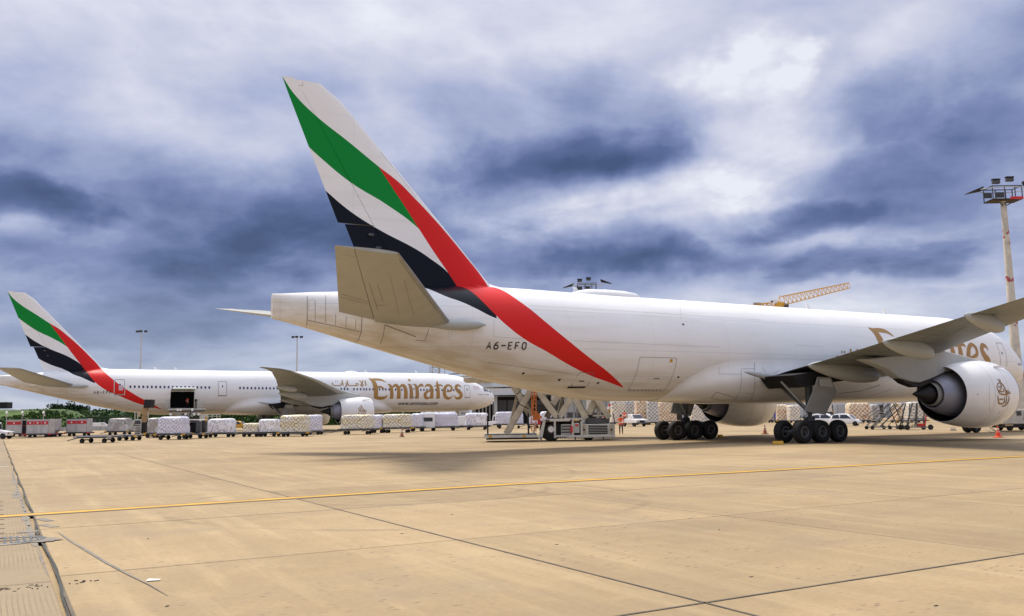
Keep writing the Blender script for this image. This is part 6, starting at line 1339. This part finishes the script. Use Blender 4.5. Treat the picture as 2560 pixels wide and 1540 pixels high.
# roof structures: masts and rails
rf = MB()
for u in (1075, 1100, 1112, 1135, 1150, 1165, 1178, 1190): a = wpt(u, 936, DT+19)-ot; b_ = wpt(u, 914+((u*7) % 9), DT+19)-ot; MB().bar(a, b_, .16).build('roof_post', M['cream'], tb)
for v, u0, u1 in ((936, 1120, 1200), (926, 1125, 1185), (948, 1190, 1300), (953, 1185, 1290)): MB().bar(wpt(u0, v, DT+18)-ot, wpt(u1, v-5, DT+18)-ot, .22).build('roof_rail', M['dgrey'], tb)
pb = empty('pink_building', (wpt(2600, 1000, 150).x, 150, 0), 0, label='pale pink building with a dark stairway at the far right edge', cat='building'); op = pb.location.copy()
for (nm, u0, v0, u1, v1, dp_, m, D) in (('wall', 2535, 934, 2700, 1060, 10, 'pinkwall', 150), ('cornice', 2532, 927, 2700, 935, 10.6, 'pinkwall', 149.7), ('stair_opening', 2553, 964, 2620, 1056, .4, 'void', 149.6), ('stair_rail', 2560, 968, 2563, 1050, .3, 'white', 149.2)):
    a = wpt(u0, v1, D); b_ = wpt(u1, v0, D); z0 = 0 if nm in ('wall', 'stair_opening') else a.z; MB().box(Vector(((a.x+b_.x)/2, D+dp_/2, (z0+b_.z)/2))-op, (b_.x-a.x, dp_, b_.z-z0)).build(nm, M[m], pb)
MB().prism([(0, 0), (6, 3), (6, 3.3), (0, .3)], .2, lambda a, b, c: Vector((-3+a, -.6+c, b+1))).build('stair_flight', M['dgrey'], pb)
# striped red and white pole by the loader
a = wpt(1509, 1012, 120); b_ = wpt(1520, 1001, 120); e = empty('barrier_arm', tuple(Vector((a.x-.3, 120, 0))), 0, label='red and white striped barrier arm raised behind the loader', cat='barrier')
p0 = Vector((0, 0, 1.0)); p1 = Vector((1.6, 0, 3.9))
MB().box((0, 0, .55), (.4, .4, 1.1)).build('housing', M['lgrey'], e, bevel=.03)
for k in range(8): MB().bar(p0.lerp(p1, k/8), p0.lerp(p1, (k+1)/8), .22).build('arm_section', M['red'] if k % 2 else M['white'], e)

# ------------------------------------------------------------------ green mounds and trees at the left
from mathutils import noise as NZ
def hill(nm, prof, D, depth, m):                         # crest given by points of the photograph at one distance
    pts = [wpt(u, v, D) for u, v in prof]; nx = 90; ny = 14; vs = []; fs = []
    X0_, X1_ = pts[0].x, pts[-1].x; tab = [(p.x, p.z) for p in pts]
    for j in range(ny+1):
        t = j/ny; y = D+depth*(t-.5)*2
        for i in range(nx+1):
            x = X0_+(X1_-X0_)*i/nx; e = math.cos((t-.5)*PI)**.8 if 0 < t < 1 else 0
            z = interp(x, tab)*e+NZ.noise(Vector((x*.15, y*.15, 1)))*.35*e+NZ.noise(Vector((x*.6, y*.6, 2)))*.2*e; vs.append((x*(y/D), y, z-.1))
    for j in range(ny):
        for i in range(nx): a = j*(nx+1)+i; fs.append((a, a+1, a+nx+2, a+nx+1))
    return MB().add(vs, fs).build(nm, m, smooth=60, kind='structure')
hill('grass_hill', [(-120, 1028), (40, 1024), (150, 1022), (185, 1027), (215, 1040), (245, 1058), (262, 1066), (285, 1075)], 205, 14, M['grass'])
hill('far_grass_hill', [(-200, 1023), (60, 1022), (200, 1024), (330, 1026), (450, 1032), (620, 1034), (760, 1038), (900, 1041), (1050, 1046), (1130, 1060)], 270, 22, M['grassdark'])
hill('right_grass_bank', [(330, 1062), (350, 1040), (420, 1034), (600, 1033), (700, 1036), (820, 1040), (960, 1046), (1060, 1056)], 235, 10, M['grass'])
def scrub(nm, D, u0, u1, zf, n, size, m, seed, kind='stuff'):
    r = random.Random(seed); b = MB()
    for k in range(n):
        u = r.uniform(u0, u1); p = wpt(u, 1040, D); y = D+r.uniform(-6, 3); x = p.x; z = max(0, zf(u))*r.random()
        for q in range(5):
            c = Vector((x+r.gauss(0, size), y+r.gauss(0, size*.6), z+abs(r.gauss(0, size*.4)))); d1 = Vector((r.uniform(-1, 1), r.uniform(-1, 1), r.uniform(-1, 1))).normalized()*size*.5; d2 = d1.cross(Vector((r.random(), 1, r.random()))).normalized()*size*.4
            b.add([c-d1-d2, c+d1-d2, c+d1+d2, c-d1+d2], [(0, 1, 2, 3)])
    return b.build(nm, m, kind=kind, label='dark green scrub growing on the grass bank beyond the jets' if kind == 'stuff' else None)
M['scrub'] = mat('scrub_leaves', (.05, .13, .02), .9, noise=1, nscale=.5, dark=(.012, .035, .006))
scrub('bank_scrub', 226, 340, 1050, lambda u: 3.6, 1500, .55, M['scrub'], 5)
scrub('mound_scrub', 196, -20, 275, lambda u: 1.2+3.2*max(0, 1-abs(u-120)/170), 1300, .35, M['scrub'], 8)
scrub('far_scrub', 255, -20, 640, lambda u: 5.0, 1200, .5, M['scrub'], 9)
def tree(u, vtop, D, w, label, seed):
    r = random.Random(seed); p = wpt(u, vtop, D); h = p.z; e = empty('tree', (p.x, D, 0), 0, label=label, cat='tree', group='trees on the skyline at the left')
    b = MB(); b.tube([(0, 0, 0), (.2, 0, h*.4), (0, 0, h*.8)], [.35, .22, .08], 7)
    for k in range(6): a = r.uniform(0, 6.28); z0 = h*r.uniform(.35, .65); b.tube([(0, 0, z0), (math.cos(a)*w*.3, math.sin(a)*w*.3, z0+h*.15)], [.12, .03], 5)
    b.build('trunk', M['bark'], e)
    b = MB(); cl = [(r.gauss(0, w*.2), r.gauss(0, w*.2), h*r.uniform(.45, .86)) for _ in range(9)]
    for k in range(900):
        cx, cy, cz = cl[k % 9]; v = Vector((r.gauss(0, 1), r.gauss(0, 1), r.gauss(0, 1))).normalized()*w*.22*r.random()**.4; c = Vector((cx, cy, cz))+v; c.z = min(c.z, h)
        d1 = Vector((r.uniform(-1, 1), r.uniform(-1, 1), r.uniform(-1, 1))).normalized()*.34; d2 = d1.cross(Vector((r.random(), r.random(), 1))).normalized()*.26
        b.add([c-d1, c-d2, c+d1, c+d2], [(0, 1, 2, 3)])
    b.build('crown', M['leaf'], e)
for k, (u, v, w, lab) in enumerate([(128, 1013, 4.5, 'small leftmost tree on the mound'), (142, 1007, 4.5, 'slim tree beside the thin mast'), (161, 1004, 7.5, 'tallest round tree in the middle of the skyline clump'), (176, 1008, 5.5, 'medium tree just right of the tallest'), (189, 1012, 5, 'fourth tree from the right end of the clump, low and bushy'), (202, 1013, 6, 'rightmost tree of the skyline clump')]):
    tree(u, v, 268, w, lab, 20+k)
# low concrete barrier along the foot of the mound
a = wpt(135, 1073, 175); b_ = wpt(345, 1073, 175); br = empty('concrete_barrier', (a.x, 175, 0), 0, label='low pale concrete barrier along the foot of the green mound', cat='barrier')
nb = 9
for k in range(nb): MB().prism([(-.3, 0), (.3, 0), (.12, .75), (-.12, .75)], (b_.x-a.x)/nb-.1, lambda p, q, c, k=k: Vector(((k+.5)*(b_.x-a.x)/nb+c, p, q))).build('barrier_block', M['concrete'], br)
a = wpt(262, 1050, 190); fb2 = empty('low_building', (a.x, 190, 0), 0, label='low dark green shed with small panels behind the white van', cat='building')
MB().box((0, 2, 1.6), (7.5, 4, 2.4)).build('wall', M['grassdark'], fb2, bevel=.05)
for k in range(7): MB().box((-3+k, -.05, 1.6), (.3, .06, 1.2)).build('panel', M['dgrey'], fb2)
